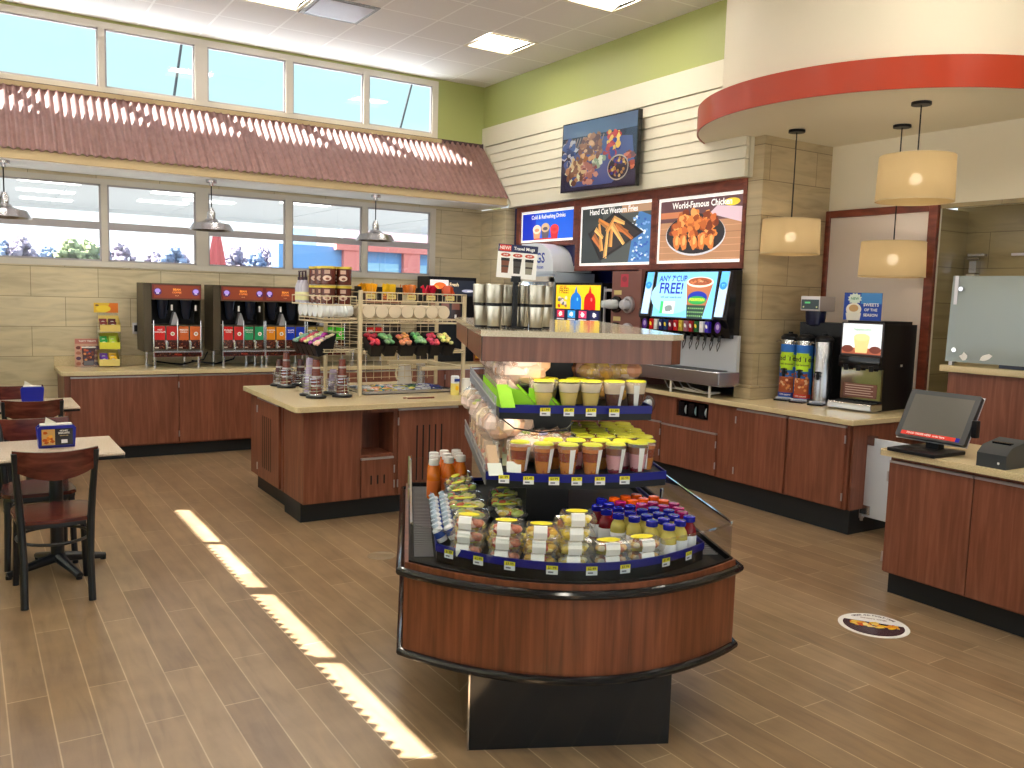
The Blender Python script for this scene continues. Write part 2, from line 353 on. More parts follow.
BLK = S(18, 18, 22); WHT = S(244, 242, 238)
# ================================================================== THE ROOM
XW, XR, YB, YF, ZC = -1.07, 5.84, 10.0, -3.2, 4.45      # west wall, menu wall, window wall, wall behind the viewer, ceiling
XK = 7.6                                                # far kitchen wall
m = MB(); m.box(XW-.2, XK+.2, YF-.2, YB+.2, -.1, 0); ST('floor', m, 'floor')
lights = [(4.68, 7.91), (4.68, 6.08), (2.24, 7.91), (2.24, 6.08), (-.2, 7.91), (-.2, 6.08), (2.24, 4.25), (-.2, 4.25), (4.68, 2.42), (2.24, 2.42), (-.2, 2.42),
          (4.68, .59), (2.24, .59), (-.2, .59), (3.46, -1.24), (.0, -1.24), (6.51, 1.2)]
lights = [(5.29-.61*round((5.29-x)/.61), 8.52-.61*round((8.52-y)/.61)) for x, y in lights]
vent = (2.85, 7.91)
holes = {(round((5.29-x)/.61), round((8.52-y)/.61)) for x, y in lights}
m = MB()
for i in range(-4, 12):
    for j in range(-4, 21):
        if (i, j) in holes: continue
        x = 5.29-.61*i; y = 8.52-.61*j
        x0, x1 = max(x, XW-.01), min(x+.61, XK+.1); y0, y1 = max(y, YF-.1), min(y+.61, YB+.01)
        if x1 > x0 and y1 > y0: m.rect(x0, x1, y0, y1, z=0)
m2 = MB(); m2.v = [(a, b, ZC) for a, b, c in m.v]; m2.f = m.f; m2.c = m.c; m2.mi = m.mi
m2.box(XW-.02, XK+.1, YF-.1, YB+.02, ZC+.14, ZC+.2); ST('ceiling', m2, 'ceil')
# back (window) wall: openings are the clerestory and the lower band
WX0 = -.66; panes = [(WX0, .23), (.30, 1.25), (1.31, 2.20), (2.33, 3.20), (3.28, 4.15), (4.22, 5.08)]
m = MB()
m.box(XW, XR, YB, YB+.16, 0, 1.93); m.box(XW, WX0-.06, YB, YB+.16, 1.93, 2.9); m.box(5.16, XR, YB, YB+.16, 1.93, 2.9); m.box(WX0-.06, 5.16, YB, YB+.16, 2.82, 2.9)
ST('wall_back', m, 'tileb')
m = MB(); m.box(XW, XR+.3, YB, YB+.04, 2.9, 3.71); m.box(XW, WX0-.06, YB, YB+.04, 3.71, ZC); m.box(5.16, XR+.3, YB, YB+.04, 3.71, ZC+.1); m.box(WX0-.06, 5.16, YB, YB+.04, 4.42, ZC+.05)
ST('wall_back_upper', m, 'green')
def window(name, vert, z0, z1, gz0, gz1, midz=None, mat='frame'):
    """frame bars in the plane y = YB; vert = pane x ranges"""
    m = MB(); x0 = vert[0][0]-.06; x1 = vert[-1][1]+.08; a, b = YB-.012, YB+.03
    m.box(x0, x1, a, b, z0, gz0); m.box(x0, x1, a, b, gz1, z1); m.box(x0, vert[0][0], a, b, gz0, gz1); m.box(vert[-1][1], x1, a, b, gz0, gz1)
    for p, q in zip(vert[:-1], vert[1:]): m.box(p[1], q[0], a-.008, b, gz0, gz1)
    f = MB(); f = m.data(name, mat); o = bpy.data.objects.new(name, f); COL.objects.link(o); o['kind'] = 'structure'
    if midz: q_ = MB(); q_.box(x0+.06, x1-.08, a+.002, b-.01, *midz); ST('mid_rail', q_, 'framep', o)
    for p in vert:
        g = MB(); g.box(p[0], p[1], YB+.022, YB+.026, gz0, gz1); ST('pane', g, 'glass', o)
        s_ = MB()
        for (u0, u1, w0, w1) in ((p[0], p[0]+.018, gz0, gz1), (p[1]-.018, p[1], gz0, gz1), (p[0], p[1], gz0, gz0+.018), (p[0], p[1], gz1-.018, gz1)): s_.box(u0, u1, YB+.004, YB+.021, w0, w1)
        ST('gasket', s_, 'framep', o)
window('window_1', panes, 3.71, 4.42, 3.77, 4.355)
window('window_2', panes, 1.93, 2.84, 1.99, 2.785, (2.32, 2.395))
m = MB(); m.box(XW, 5.2, YB-.05, YB, 3.66, 3.705); ST('trim_1', m, 'beam')
# west wall (left of the picture) with the same clerestory, its sun strip lies on the floor
wp = [(8.40, 7.40), (7.34, 6.34), (6.22, 5.22), (5.16, 4.18), (4.06, 3.06), (3.0, 2.0)]; m = MB(); H3 = 4.392
lw_ = [(9.0, 8.05), (7.98, 7.0), (6.93, 5.95), (5.88, 4.9), (4.83, 3.85), (3.78, 2.8), (2.73, 1.75), (1.68, .7), (.63, -.35), (-.42, -1.4), (-1.47, -2.45)]
for (y0, y1, z0, z1) in ((YF, YB, 0, .85), (YF, YB, 2.78, 3.77), (YF, YB, H3, ZC+.05), (8.40, YB+.04, 3.77, H3), (YF, 2.0, 3.77, H3), (9.0, YB+.04, .85, 2.78), (YF, -2.45, .85, 2.78)): m.box(XW-.04, XW, y0, y1, z0, z1)
for a, b in zip(wp[:-1], wp[1:]): m.box(XW-.04, XW, b[0], a[1], 3.77, H3)
for a, b in zip(lw_[:-1], lw_[1:]): m.box(XW-.04, XW, b[0], a[1], .85, 2.78)
ST('wall_left', m, 'green')
m = MB()
for a, b in wp: m.box(XW-.03, XW-.025, b, a, 3.77, H3)
ST('window_3', m, 'glass'); m = MB()
for a, b in lw_: m.box(XW-.03, XW-.025, b, a, .85, 2.78)
ST('window_4', m, 'glass')
# storefront behind the viewer: tall glazing with mullions
m = MB(); m.box(XW-.04, XK+.2, YF-.16, YF, 3.5, ZC+.05); m.box(XW-.04, XK+.2, YF-.16, YF, 0, .25); m.box(6.2, XK+.2, YF-.16, YF, .25, 3.5)
for k in range(6): m.box(XW-.04+k*1.44, XW+.04+k*1.44, YF-.16, YF, .25, 3.5)
m.box(XW, 6.2, YF-.12, YF-.04, 2.2, 2.28); ST('wall_front', m, 'frame')
m = MB(); m.box(XW, 6.2, YF-.09, YF-.085, .25, 3.5); ST('window_5', m, 'glass')
m = MB(); m.box(-4.0, XW-.04, YF, YB+.16, 2.99, 3.05); ST('ceiling_porch_left', m, 'white')
m = MB(); m.box(-40, XW-.05, -40, YB+6, -.3, -.1); m.box(XW-.05, 40, -40, YF-.17, -.3, -.1); ST('ground_forecourt', m, pm('pale_concrete', S(136, 133, 128), .9))
# corrugated canopies
def canopy(name, L0, L1, tf, ystart=0):
    m = MB(); per = .0765; n = int((L1-L0)/per*6); top = []; bot = []; tu = []; bu = []
    nx, nz = -.72, .68
    for i in range(n+1):
        s_ = L0+(L1-L0)*i/n; h = .011*math.sin(2*PI*s_/per); h = max(-.012, min(.014, h*1.9))
        for lst, d, z, e in ((top, 0.0, 3.70, 0), (bot, .69, 2.975, 0), (tu, 0.0, 3.70, -.004), (bu, .69, 2.975, -.004)): lst.append(tf(s_, d+.72*(h+e), z+.68*(h+e)))
    k = n+1; vs = top+bot+tu+bu; fs = []
    for i in range(n): fs += [(i, i+1, k+i+1, k+i), (2*k+i+1, 2*k+i, 3*k+i, 3*k+i+1), (k+i, k+i+1, 3*k+i+1, 3*k+i)]
    m.add(vs, fs); ST(name, m, 'roof')
canopy('trim_2', XW+.02, XR-.02, lambda s, d, z: (s, YB-d, z))
canopy('trim_3', YF+.02, YB-.1, lambda s, d, z: (XW+d, s, z))
m = MB(); m.box(XW, XR, YB-.012, YB-.001, 3.62, 3.72); m.box(XR-.03, XR-.001, 9.96, YB, 3.62, 3.72); ST('trim_4', m, 'flash')
m = MB(); m.box(XW+.7, XR, 9.34, 9.38, 2.885, 2.974); ST('trim_5', m, 'beam')
m = MB(); m.box(XW+.7, XR, 9.38, YB, 2.872, 2.892); ST('ceiling_soffit', m, pm('soffit_white', S(246, 246, 248), .6))
m = MB(); m.box(XW+.62, XW+.66, YF, 9.34, 2.865, 2.95); ST('trim_6', m, 'beam')
m = MB(); m.box(XW, XW+.62, YF, 9.34, 2.872, 2.892); ST('ceiling_soffit_left', m, 'white')
# menu wall: green above, siding bulkhead, recessed wall below
m = MB(); m.box(XR+.0, XR+.2, 5.7, YB, 3.9, ZC); ST('wall_right', m, 'green')
m = MB(); yr = 5.42
m.add([(XR+.03, YB, 3.92), (XR+.03, yr, 3.92), (XR+.03, yr, 2.86), (XR+.03, 9.39, 2.86), (XR+.03, 9.32, 2.96), (XR+.03, YB, 3.70),
       (XR+.12, YB, 3.92), (XR+.12, yr, 3.92), (XR+.12, yr, 2.86), (XR+.12, 9.39, 2.86), (XR+.12, 9.32, 2.96), (XR+.12, YB, 3.70)],
      [(0, 1, 2, 3, 4, 5), (6, 11, 10, 9, 8, 7), (0, 6, 7, 1), (1, 7, 8, 2), (2, 8, 9, 3), (3, 9, 10, 4), (4, 10, 11, 5), (5, 11, 6, 0)])
def ye(z): return min(YB, 9.32+(z-2.96)*.68/.74+.03)-.0
def lap(z0, z1, t0, t1):
    m.add([(XR-t0, ye(z0)-.06, z0), (XR-t0, yr, z0), (XR-t1, yr, z1), (XR-t1, ye(z1)-.06, z1), (XR+.04, ye(z0)-.06, z0), (XR+.04, yr, z0), (XR+.04, yr, z1), (XR+.04, ye(z1)-.06, z1)],
          [(0, 1, 2, 3), (0, 4, 5, 1), (1, 5, 6, 2), (2, 6, 7, 3), (3, 7, 4, 0), (4, 7, 6, 5)])
for k in range(6): lap(3.02+.11*k, 3.13+.11*k-.004, .016, .004)
lap(2.86, 3.012, .018, .018); lap(3.684, 3.92, .018, .018)
m.add([(XR-.02, YB, 3.92), (XR-.02, 9.94, 3.92), (XR-.02, 9.94, 3.62), (XR-.02, 9.33, 2.96), (XR-.02, 9.33, 2.9), (XR-.02, 9.40, 2.9), (XR-.02, YB, 3.62),
       (XR+.03, YB, 3.92), (XR+.03, 9.94, 3.92), (XR+.03, 9.94, 3.62), (XR+.03, 9.33, 2.96), (XR+.03, 9.33, 2.9), (XR+.03, 9.40, 2.9), (XR+.03, YB, 3.62)],
      [(0, 1, 2, 3, 4, 5, 6), (1, 8, 9, 2), (2, 9, 10, 3), (3, 10, 11, 4)])
ST('wall_right_siding', m, 'siding')
m = MB(); m.box(XR, XR+.26, 9.39, YB+.1, 0, 2.86); ST('wall_right_return', m, 'tiler')
m = MB(); m.box(6.42, 6.5, 5.46, 9.5, 0, 2.9); m.box(6.10, 6.42, 9.39, 9.5, 0, 2.9); m.box(5.98, 6.42, 5.485, 9.39, 2.12, 2.87); ST('wall_right_recess', m, 'navy')
m = MB(); m.box(XR+.12, 6.42, 5.49, 9.39, 2.87, 2.93); ST('ceiling_recess', m, 'siding')
# stone column, alcove wall, header, kitchen
m = MB(); m.box(5.93, 6.86, 5.30, 5.48, 0, 3.21); m.box(5.885, 5.93, 5.27, 5.46, .9, 1.02); m.box(5.93, 6.86, 5.27, 5.30, .9, 1.02)
ST('wall_column', m, 'tilec')
m = MB(); m.box(6.84, 6.86, 4.2, 5.30, 0, 2.6); m.box(6.84, 6.98, 4.2, 5.30, 2.585, 3.3); m.box(6.84, 6.98, YF, 5.9, 3.3, ZC+.05); m.box(6.84, 6.98, YF, 4.2, 2.585, 3.3); ST('wall_alcove', m, 'white')
m = MB(); m.box(6.83, 6.86, YF, 4.2, 2.575, 2.61); ST('trim_7', m, 'tilek')
m = MB(); m.box(7.25, 7.35, YF, 4.3, 0, 2.7); m.box(6.86, 7.25, 4.2, 4.3, 0, 2.58); ST('wall_kitchen', m, 'tilek')
m = MB(); m.box(6.98, 7.35, YF, 4.3, 2.7, 2.75); ST('ceiling_kitchen', m, 'white')
# drum bulkhead and disc soffit
cx, cy = 6.61, 4.56
circ = lambda r, n=120: [(cx+r*math.cos(2*PI*i/n), cy+r*math.sin(2*PI*i/n)) for i in range(n)]
m = MB(); m.prism(circ(1.575), 3.21, 3.225); ST('ceiling_disc', m, 'white')
m = MB(); m.band(circ(1.59)[::1], 3.205, 3.415, .012, True); m.prism(circ(1.575), 3.40, 3.415); ST('trim_8', m, 'red')
m = MB(); m.band(circ(1.39), 3.41, ZC, .02, True); ST('wall_drum', m, 'white')
# exterior ------------------------------------------------------------------
m = MB(); m.box(-60, 90, YB+6, 130, -.32, -.1); ST('ground_outside', m, pm('parking_asphalt', S(60, 60, 60), .95))
m = MB(); m.box(-6, 9.5, YB+.16, 15.7, 2.99, 3.05); m.box(-6, 9.5, 15.7, 15.8, 2.93, 3.4)
for k in range(9): m.box(-6+k*1.8, -5.985+k*1.8, YB+.16, 15.7, 2.982, 2.992)
ST('ceiling_porch', m, pm('porch_soffit', S(206, 212, 218), .6)); 
pl = MB(); pl.box(-.34, .34, -.12, .12, -.012, 0)
pr = Proto(O('porch_light', pl, pm('porch_lens', (1, 1, 1), .5, emit=(1, .97, .92), es=3.2), 'pending', 'light'))
for i, (x, y) in enumerate([(.95, 12.1), (1.0, 13.4), (1.1, 14.7), (2.5, 12.3), (2.55, 13.7), (3.0, 11.5), (3.05, 13.0), (4.2, 12.2)]):
    pr.put((x, y, 2.985), 0, 'white strip light under the porch seen through the lower windows', 'porch lights outside')
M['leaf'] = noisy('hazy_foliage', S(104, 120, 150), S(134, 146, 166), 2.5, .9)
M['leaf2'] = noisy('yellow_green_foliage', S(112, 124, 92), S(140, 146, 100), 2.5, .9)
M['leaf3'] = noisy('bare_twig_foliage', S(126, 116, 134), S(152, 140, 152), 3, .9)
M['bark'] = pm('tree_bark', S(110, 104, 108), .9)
tk = [('leaf', 'blue grey evergreen tree on the horizon'), ('leaf3', 'bare brownish tree on the horizon'), ('leaf2', 'yellow green tree on the horizon')]
def mk_tree(k, s):
    t = T('tree', '', 'tree'); m = MB(); rd = random.Random(s)
    for i in range(130):
        a = rd.uniform(0, 2*PI); h = rd.random()**.7; w = .85*(1-h**3.5)+.15; r_ = rd.random()**.5
        m.ball((w*r_*math.cos(a), w*r_*math.sin(a), .9+h*3.0), rd.uniform(.10, .24), 6, (1, 1, .9), .3)
    P('crown', m, tk[k][0], t); m = MB(); m.cyl((0, 0, -.1), (0, 0, 3.0), .12, .05, 8); P('trunk', m, 'bark', t); return t
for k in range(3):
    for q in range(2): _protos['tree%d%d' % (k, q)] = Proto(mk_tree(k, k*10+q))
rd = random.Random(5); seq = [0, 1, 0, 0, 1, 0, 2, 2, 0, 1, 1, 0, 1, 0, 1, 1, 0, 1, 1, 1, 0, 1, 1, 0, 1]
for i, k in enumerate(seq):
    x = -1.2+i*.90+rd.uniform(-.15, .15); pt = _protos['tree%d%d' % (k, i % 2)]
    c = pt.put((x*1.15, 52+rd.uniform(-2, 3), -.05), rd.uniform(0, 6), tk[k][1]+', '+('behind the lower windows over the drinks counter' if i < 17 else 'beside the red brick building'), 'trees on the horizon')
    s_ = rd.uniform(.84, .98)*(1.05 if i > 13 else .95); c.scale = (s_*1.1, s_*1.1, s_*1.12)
# building across the road
t = T('office_building', 'low red brick building with blue glass walls across the road', 'building', (0, 40, 0))
m = MB(); m.box(12.6, 30, .3, 1.5, -.1, 3.9); P('glass_wall', m, pm('blue_curtain_wall', S(110, 160, 214), .3), t)
m = MB()
for x in (15.7, 18.9, 20.9, 22.9, 25): m.box(x, x+.9, 0, .5, -.1, 3.95)
m.box(15.3, 21.6, -.05, .6, 3.75, 4.25); P('brick_pier_front', m, pm('red_brick_wall', S(222, 132, 124), .8), t)
m = MB(); m.box(13.4, 14.6, .8, 1.4, 3.9, 4.7); m.box(16, 28, .9, 1.4, 3.9, 4.9); P('roof_parapet', m, pm('pale_parapet', S(206, 218, 232), .6), t)
for x, w in ((16.7, 2.0), (19.85, .95), (21.85, .95)):
    m = MB(); m.box(x, x+w, .2, .32, .4, 3.2); m.box(x+w/2-.04, x+w/2+.04, .15, .3, .4, 3.2); P('window', m, pm('pale_glass', S(150, 196, 220), .2), t)
# closed patio umbrella
t = T('patio_umbrella', 'closed red patio umbrella standing outside behind the pendant lamp', 'umbrella', (3.15, 13.0, 0))
m = MB(); n = 28; pr_ = [(.012, 2.56), (.05, 2.5), (.075, 2.35), (.105, 2.15), (.13, 1.95), (.135, 1.72), (.12, 1.70)]; vs = []
for r, z in pr_: vs += [((r*(1+.16*math.cos(7*2*PI*i/n)))*math.cos(2*PI*i/n), (r*(1+.16*math.cos(7*2*PI*i/n)))*math.sin(2*PI*i/n), z) for i in range(n)]
m.add(vs, [(k*n+i, k*n+(i+1) % n, (k+1)*n+(i+1) % n, (k+1)*n+i) for k in range(len(pr_)-1) for i in range(n)]); P('canopy', m, pm('faded_red_fabric', S(196, 84, 92), .8), t)
m = MB(); m.cyl((0, 0, -.1), (0, 0, 2.6), .02); P('pole', m, 'alum', t)
for (p0, p1, lb) in (((2.555, 14, 3.04), (3.07, 14, 6.6), 'thin leaning grey mast outside the second clerestory pane'), ((6.095, 14, 3.04), (7.03, 14, 6.6), 'thin leaning grey mast outside the rightmost clerestory pane')):
    m = MB(); m.cyl(p0, p1, .022, .018, 8); m.ball(p1, .03); O('mast', m, 'kick', lb, 'mast')
# ------------------------------------------------------------------ ceiling lights and vent
where = ['nearest the window wall corner', 'nearer the disc soffit', 'beside the grey air vent']
def mk_troffer():
    t = T('ceiling_light', '', 'light'); m = MB(); w = .592
    m.box(0, w, 0, .03, -.006, .0); m.box(0, w, w-.03, w, -.006, 0); m.box(0, .03, .03, w-.03, -.006, 0); m.box(w-.03, w, .03, w-.03, -.006, 0); P('frame', m, 'white', t)
    m = MB(); m.box(.03, w-.03, .17, w-.17, .03, .04); P('lens', m, 'lens', t)
    m = MB(); m.add([(.03, .03, 0), (w-.03, .03, 0), (w-.03, .17, .035), (.03, .17, .035)], [(0, 1, 2, 3)]); m.add([(.03, w-.03, 0), (w-.03, w-.03, 0), (w-.03, w-.17, .035), (.03, w-.17, .035)], [(0, 1, 2, 3)])
    P('side_reflector', m, 'lensdim', t); m = MB(); m.box(.005, w-.005, .005, w-.005, .05, .1); P('housing', m, 'white', t); return t
for i, (x, y) in enumerate(lights):
    proto('troffer', mk_troffer).put((x+.009, y+.009, ZC+.002), 0, 'square recessed ceiling light '+(where[i] if i < 3 else 'above the dining and counter area'), 'recessed ceiling lights')
t = T('air_vent', 'square grey return air grille in the ceiling beside a light', 'vent', (vent[0], vent[1], ZC))
m = MB(); m.box(0, .6, 0, .6, -.012, -.001); m.box(.03, .57, .03, .57, -.0125, -.011); P('grille', m, noisy('vent_grille', S(130, 132, 134), S(160, 162, 164), 60, .5), t)
m = MB()
for k in range(18): m.box(.04, .56, .05+k*.028, .062+k*.028, -.018, -.012)
P('louvre', m, 'alum', t)
# ================================================================== CABINETS AND COUNTERS
def cabinet(label, loc, rz, w, d, doors=(), kick=.14, top=.86, holes=(), slots=(), mat='lam', endkick=0, plain=False):
    """front in the local plane y = 0, opening towards -y; doors = (x0, x1, z0, z1)"""
    t = T('base_cabinet', label, 'cabinet', loc, rz); m = MB(); xs = sorted({0, w, *[v for h in holes for v in h[:2]]}); zs = sorted({kick, top, *[v for h in holes for v in h[2:]]})
    for a, b in zip(xs[:-1], xs[1:]):
        for p, q in zip(zs[:-1], zs[1:]):
            if any(h[0] <= a and b <= h[1] and h[2] <= p and q <= h[3] for h in holes): continue
            m.box(a, b, 0, .02, p, q)
    m.box(0, .018, .02, d, kick, top); m.box(w-.018, w, .02, d, kick, top); m.box(.018, w-.018, d-.02, d, kick, top); m.box(.018, w-.018, .02, d-.02, kick, kick+.02)
    hd = min(.28, d-.03)
    for h in holes: m.box(h[0]-.012, h[1]+.012, hd, hd+.01, h[2], h[3]); m.box(h[0]-.012, h[0], .02, hd, h[2], h[3]); m.box(h[1], h[1]+.012, .02, hd, h[2], h[3]); m.box(h[0], h[1], .02, hd, h[2]-.012, h[2]); m.box(h[0], h[1], .02, hd, h[3], h[3]+.01)
    P('body', m, mat, t)
    m = MB(); m.box(.0+endkick, w, .06, d-.02, 0, kick); P('toe_kick', m, 'kick', t)
    for dd in doors:
        x0, x1, z0, z1 = dd[:4]; hinge = dd[4] if len(dd) > 4 else 1; m = MB()
        m.rbox(x0+.003, x1-.003, -.02, -.001, z0, z1-.014, .002, 1)
        dr = P('door', m, mat, t); m = MB(); m.box(x0+.004, x1-.004, -.024, -.002, z1-.014, z1); P('pull_strip', m, 'alum', dr)
        hx = x1 if hinge > 0 else x0; 
        for z in (z0+.09, z1-.10):
            m = MB(); m.cyl((hx, -.024, z-.03), (hx, -.024, z+.03), .006, n=8); P('hinge', m, 'alum', dr)
        if len(dd) > 5:
            m = MB()
            for k in range(dd[5]):
                xx = x0+dd[6]+k*dd[7]; m.box(xx, xx+.012, -.0215, -.018, z0+.10, z1-.14)
            P('vent_slot', m, 'black', dr)
    return t
def slab(name, label, poly, z0=.86, z1=.90, back=None, mat='stone', cat='counter'):
    m = MB()
    n = len(poly); c = [sum(p[0] for p in poly)/n, sum(p[1] for p in poly)/n]
    m.prism(poly, z0, z1-.006); ins = [(x+(c[0]-x)*.004, y+(c[1]-y)*.004) for x, y in poly]
    m.add([(x, y, z1-.006) for x, y in poly]+[(x, y, z1) for x, y in ins], [(i, (i+1) % n, n+(i+1) % n, n+i) for i in range(n)]+[list(range(n, 2*n))])
    if back: m.box(*back)
    return O(name, m, mat, label, cat)
def rnd(x, y, r, a0, a1, n=5): return [(x+r*math.cos(a0+(a1-a0)*i/n), y+r*math.sin(a0+(a1-a0)*i/n)) for i in range(n+1)]
# along the window wall
wl = ['leftmost cherry base cabinet under the window counter, beside the tables', 'second cherry base cabinet from the left under the window counter', 'cherry base cabinet under the window counter behind the condiment island',
      'cherry base cabinet under the window counter behind the wire rack', 'last cherry base cabinet under the window counter, by the corner']
for i, (a, b) in enumerate([(.81, 1.86), (1.86, 2.90), (2.90, 3.93), (3.93, 4.96), (4.96, 5.80)]):
    cabinet(wl[i], (a, 9.30, 0), 0, b-a, .69, [(.0, b-a, .145, .845, 1 if i == 0 else -1)] if i else [(.05, b-a, .145, .845, 1)], kick=.13)
slab('countertop', 'long beige solid surface counter under the windows holding the drink machines', rnd(.83, 9.30, .05, PI, 1.5*PI)+[(5.82, 9.25), (5.82, 9.99), (.78, 9.99)])
m = MB(); m.box(.78, 5.82, 9.965, 9.99, .901, 1.0); ST('trim_9', m, 'stone')
# condiment island
cabinet('slotted left end cabinet of the coffee condiment island', (2.11, 7.53, 0), -PI/2, .90, .60, [(.27, .85, .16, .84, -1, 5, .14, .055)], kick=.15)
t = cabinet('front cabinet of the condiment island with open niche and slotted door', (2.11, 6.15, 0), 0, 1.45, .46, [(.45, .73, .16, .47, 1, 3, .08, .055), (.76, 1.30, .16, .845, -1, 5, .16, .055)], kick=.15, holes=[(.46, .73, .49, .82)])
cabinet('plain back cabinet of the condiment island', (2.75, 6.65, 0), 0, .81, .86, kick=.15)
slab('island_countertop', 'beige solid surface top of the condiment island', rnd(2.06, 6.10, .04, PI, 1.5*PI)+[(3.68, 6.06), (3.68, 7.60), (2.06, 7.60)])
# menu wall counter
B = 5.64
cabinet('cherry base cabinet with two tall doors below the tea urns', (B, 5.17, 0), -PI/2, 1.12, .56, [(0, .54, .21, .845, -1), (.56, 1.10, .21, .845, 1)], kick=.2)
cabinet('cherry base cabinet with black lid holder niche below the soda fountain', (B, 6.11, 0), -PI/2, .94, .28, [(0, .72, .21, .59, 1)], kick=.2, holes=[(.18, .59, .685, .835)])
cabinet('cherry base cabinet with round cup dispensers below the soda fountain', (B, 7.05, 0), -PI/2, .94, .56, [(0, .93, .21, .60, 1)], kick=.2)
cabinet('cherry base cabinet below the frozen drink machine', (B, 8.0, 0), -PI/2, .95, .56, [(0, .94, .21, .60, 1)], kick=.2)
slab('back_countertop', 'beige counter along the menu wall from the frozen drink machine to the cappuccino machine', [(5.60, 4.0), (6.83, 4.0), (6.83, 5.26), (5.88, 5.26), (5.88, 5.49), (6.41, 5.49), (6.41, 8.0), (5.60, 8.0)], .86, .90)
t = T('side_panel_cabinet', 'plain cherry end cabinet behind the swing gate', 'cabinet', (5.66, 4.04, 0)); m = MB(); m.box(.58, 1.14, .02, 1.2, .2, .86); m.box(.0, .56, -.018, -.001, .2, .86); P('end_panel', m, 'lam', t)
m = MB(); m.box(.58, 1.14, .05, 1.2, 0, .2); P('toe_kick', m, 'kick', t)
# black lid holder in the niche
for k, y in enumerate((5.855, 5.725, 5.595)):
    t = T('lid_holder', ['left', 'middle', 'right'][k]+' black lid slot holder set into the cabinet below the soda fountain', 'holder', (5.645, y, .69), -PI/2, 'lid slots in the cabinet')
    m = MB(); m.box(-.055, .02, .0, .008, 0, .13); m.box(-.046, -.040, .008, .2, 0, .14); m.box(.040, .046, .008, .2, 0, .14); m.box(-.04, .04, .008, .2, 0, .006); P('sleeve', m, 'bgloss', t)
    m = MB(S(150, 190, 196) if k % 2 else S(190, 200, 204))
    for q in range(8): m.cyl((.026+.0016*q, .05, .06), (.027+.0016*q, .05, .06), .052, n=16)
    P('lid', m, 'cg', t)
for k, (y, nm) in enumerate(((6.62, 'left'), (6.30, 'right'))):
    t = T('cup_dispenser', nm+' round chrome cup dispenser in the cabinet beside the lid slots', 'dispenser', (5.64, y, .75), -PI/2, 'cabinet cup dispensers')
    m = MB(); m.M = Matrix.Rotation(PI/2, 4, 'X'); m.lathe([(.078, 0), (.078, .02), (.055, .024), (.05, .004), (.05, 0)], n=24); P('ring', m, 'steel', t)
    m = MB(S(226, 232, 236)); m.M = Matrix.Rotation(PI/2, 4, 'X'); m.lathe([(.0, .06), (.034, .06), (.045, .0)], n=20); P('cup', m, 'cg', t)
# swing gate
t = T('swing_gate', 'white swing gate between the menu counter and the register counter', 'gate', (5.84, 4.03, 0), -PI/2)
m = MB(); m.rbox(0, .86, -.015, .015, .14, .755, .004); P('panel', m, pm('gate_laminate', S(206, 212, 222), .35), t)
m = MB(); m.box(-.02, .0, -.02, .02, .12, .78); m.cyl((-.01, 0, .1), (-.01, 0, .80), .012); P('hinge_post', m, 'alum', t)
for z in (.16, .70):
    m = MB(); m.box(-.015, .07, -.022, .022, z, z+.07); P('hinge', m, 'steel', t)
# register counter
cabinet('cherry cabinet of the register counter, next to the white gate', (4.72, 3.09, 0), -PI/2, 1.04, .62, [(0, .52, .15, .835, -1), (.52, 1.04, .15, .835, 1)], kick=.14)
cabinet('cherry cabinet of the register counter at the right picture edge', (4.72, 2.05, 0), -PI/2, 1.04, .62, [(0, .52, .15, .835, -1), (.52, 1.04, .15, .835, 1)], kick=.14)
slab('register_countertop', 'beige counter holding the touch screen register', [(4.66, .98), (5.42, .98), (5.42, 3.14), (4.68, 3.14), (4.66, 3.12)], .862, .90)
# raised serving counter with hazy guard
t = T('serving_counter', 'tall cherry serving counter with beige ledge behind the register', 'counter', (6.39, 3.76, 0), -PI/2+.12)
m = MB(); m.box(0, 2.6, 0, .35, .0, 1.27); P('body', m, 'lam', t); m = MB(); m.rbox(-.05, 2.65, -.05, .4, 1.275, 1.325, .006); P('ledge', m, 'stone', t)
t = T('sneeze_guard', 'hazy glass food guard standing on the tall serving counter', 'guard', (6.39, 3.76, 1.325), -PI/2+.12)
m = MB(); m.add([(-.02, -.03, .03), (2.5, -.03, .03), (2.5, .0, .68), (-.02, .0, .68), (-.02, -.022, .03), (2.5, -.022, .03), (2.5, .008, .68), (-.02, .008, .68)], [(0, 1, 2, 3), (4, 7, 6, 5), (0, 4, 5, 1), (3, 2, 6, 7), (0, 3, 7, 4), (1, 5, 6, 2)]); P('glass_panel', m, 'frost', t)
for x in (.0, 1.4): m = MB(); m.box(x, x+.025, -.01, .03, 0, .68); P('support_post', m, 'alum', t)
for x, z in ((.06, .58), (.045, .12)):
    m = MB(); m.cyl((x, -.045, z), (x, 0, z), .017); P('clamp_knob', m, 'chrome', t)
m = MB(S(20, 30, 60)); m.box(.35, 2.5, .02, .33, .001, .03); P('hot_well', m, 'cg', t)
for k, (x, w) in enumerate(((.12, .05), (.27, .07), (.62, .045))):
    m = MB(WHT); m.M = flatM('-y', (0, -.035, 0)); m.ell(x, .075, w*.6, .03, rot=.3, n=9, jit=.3); P('bird_decal', m, 'cm', t)
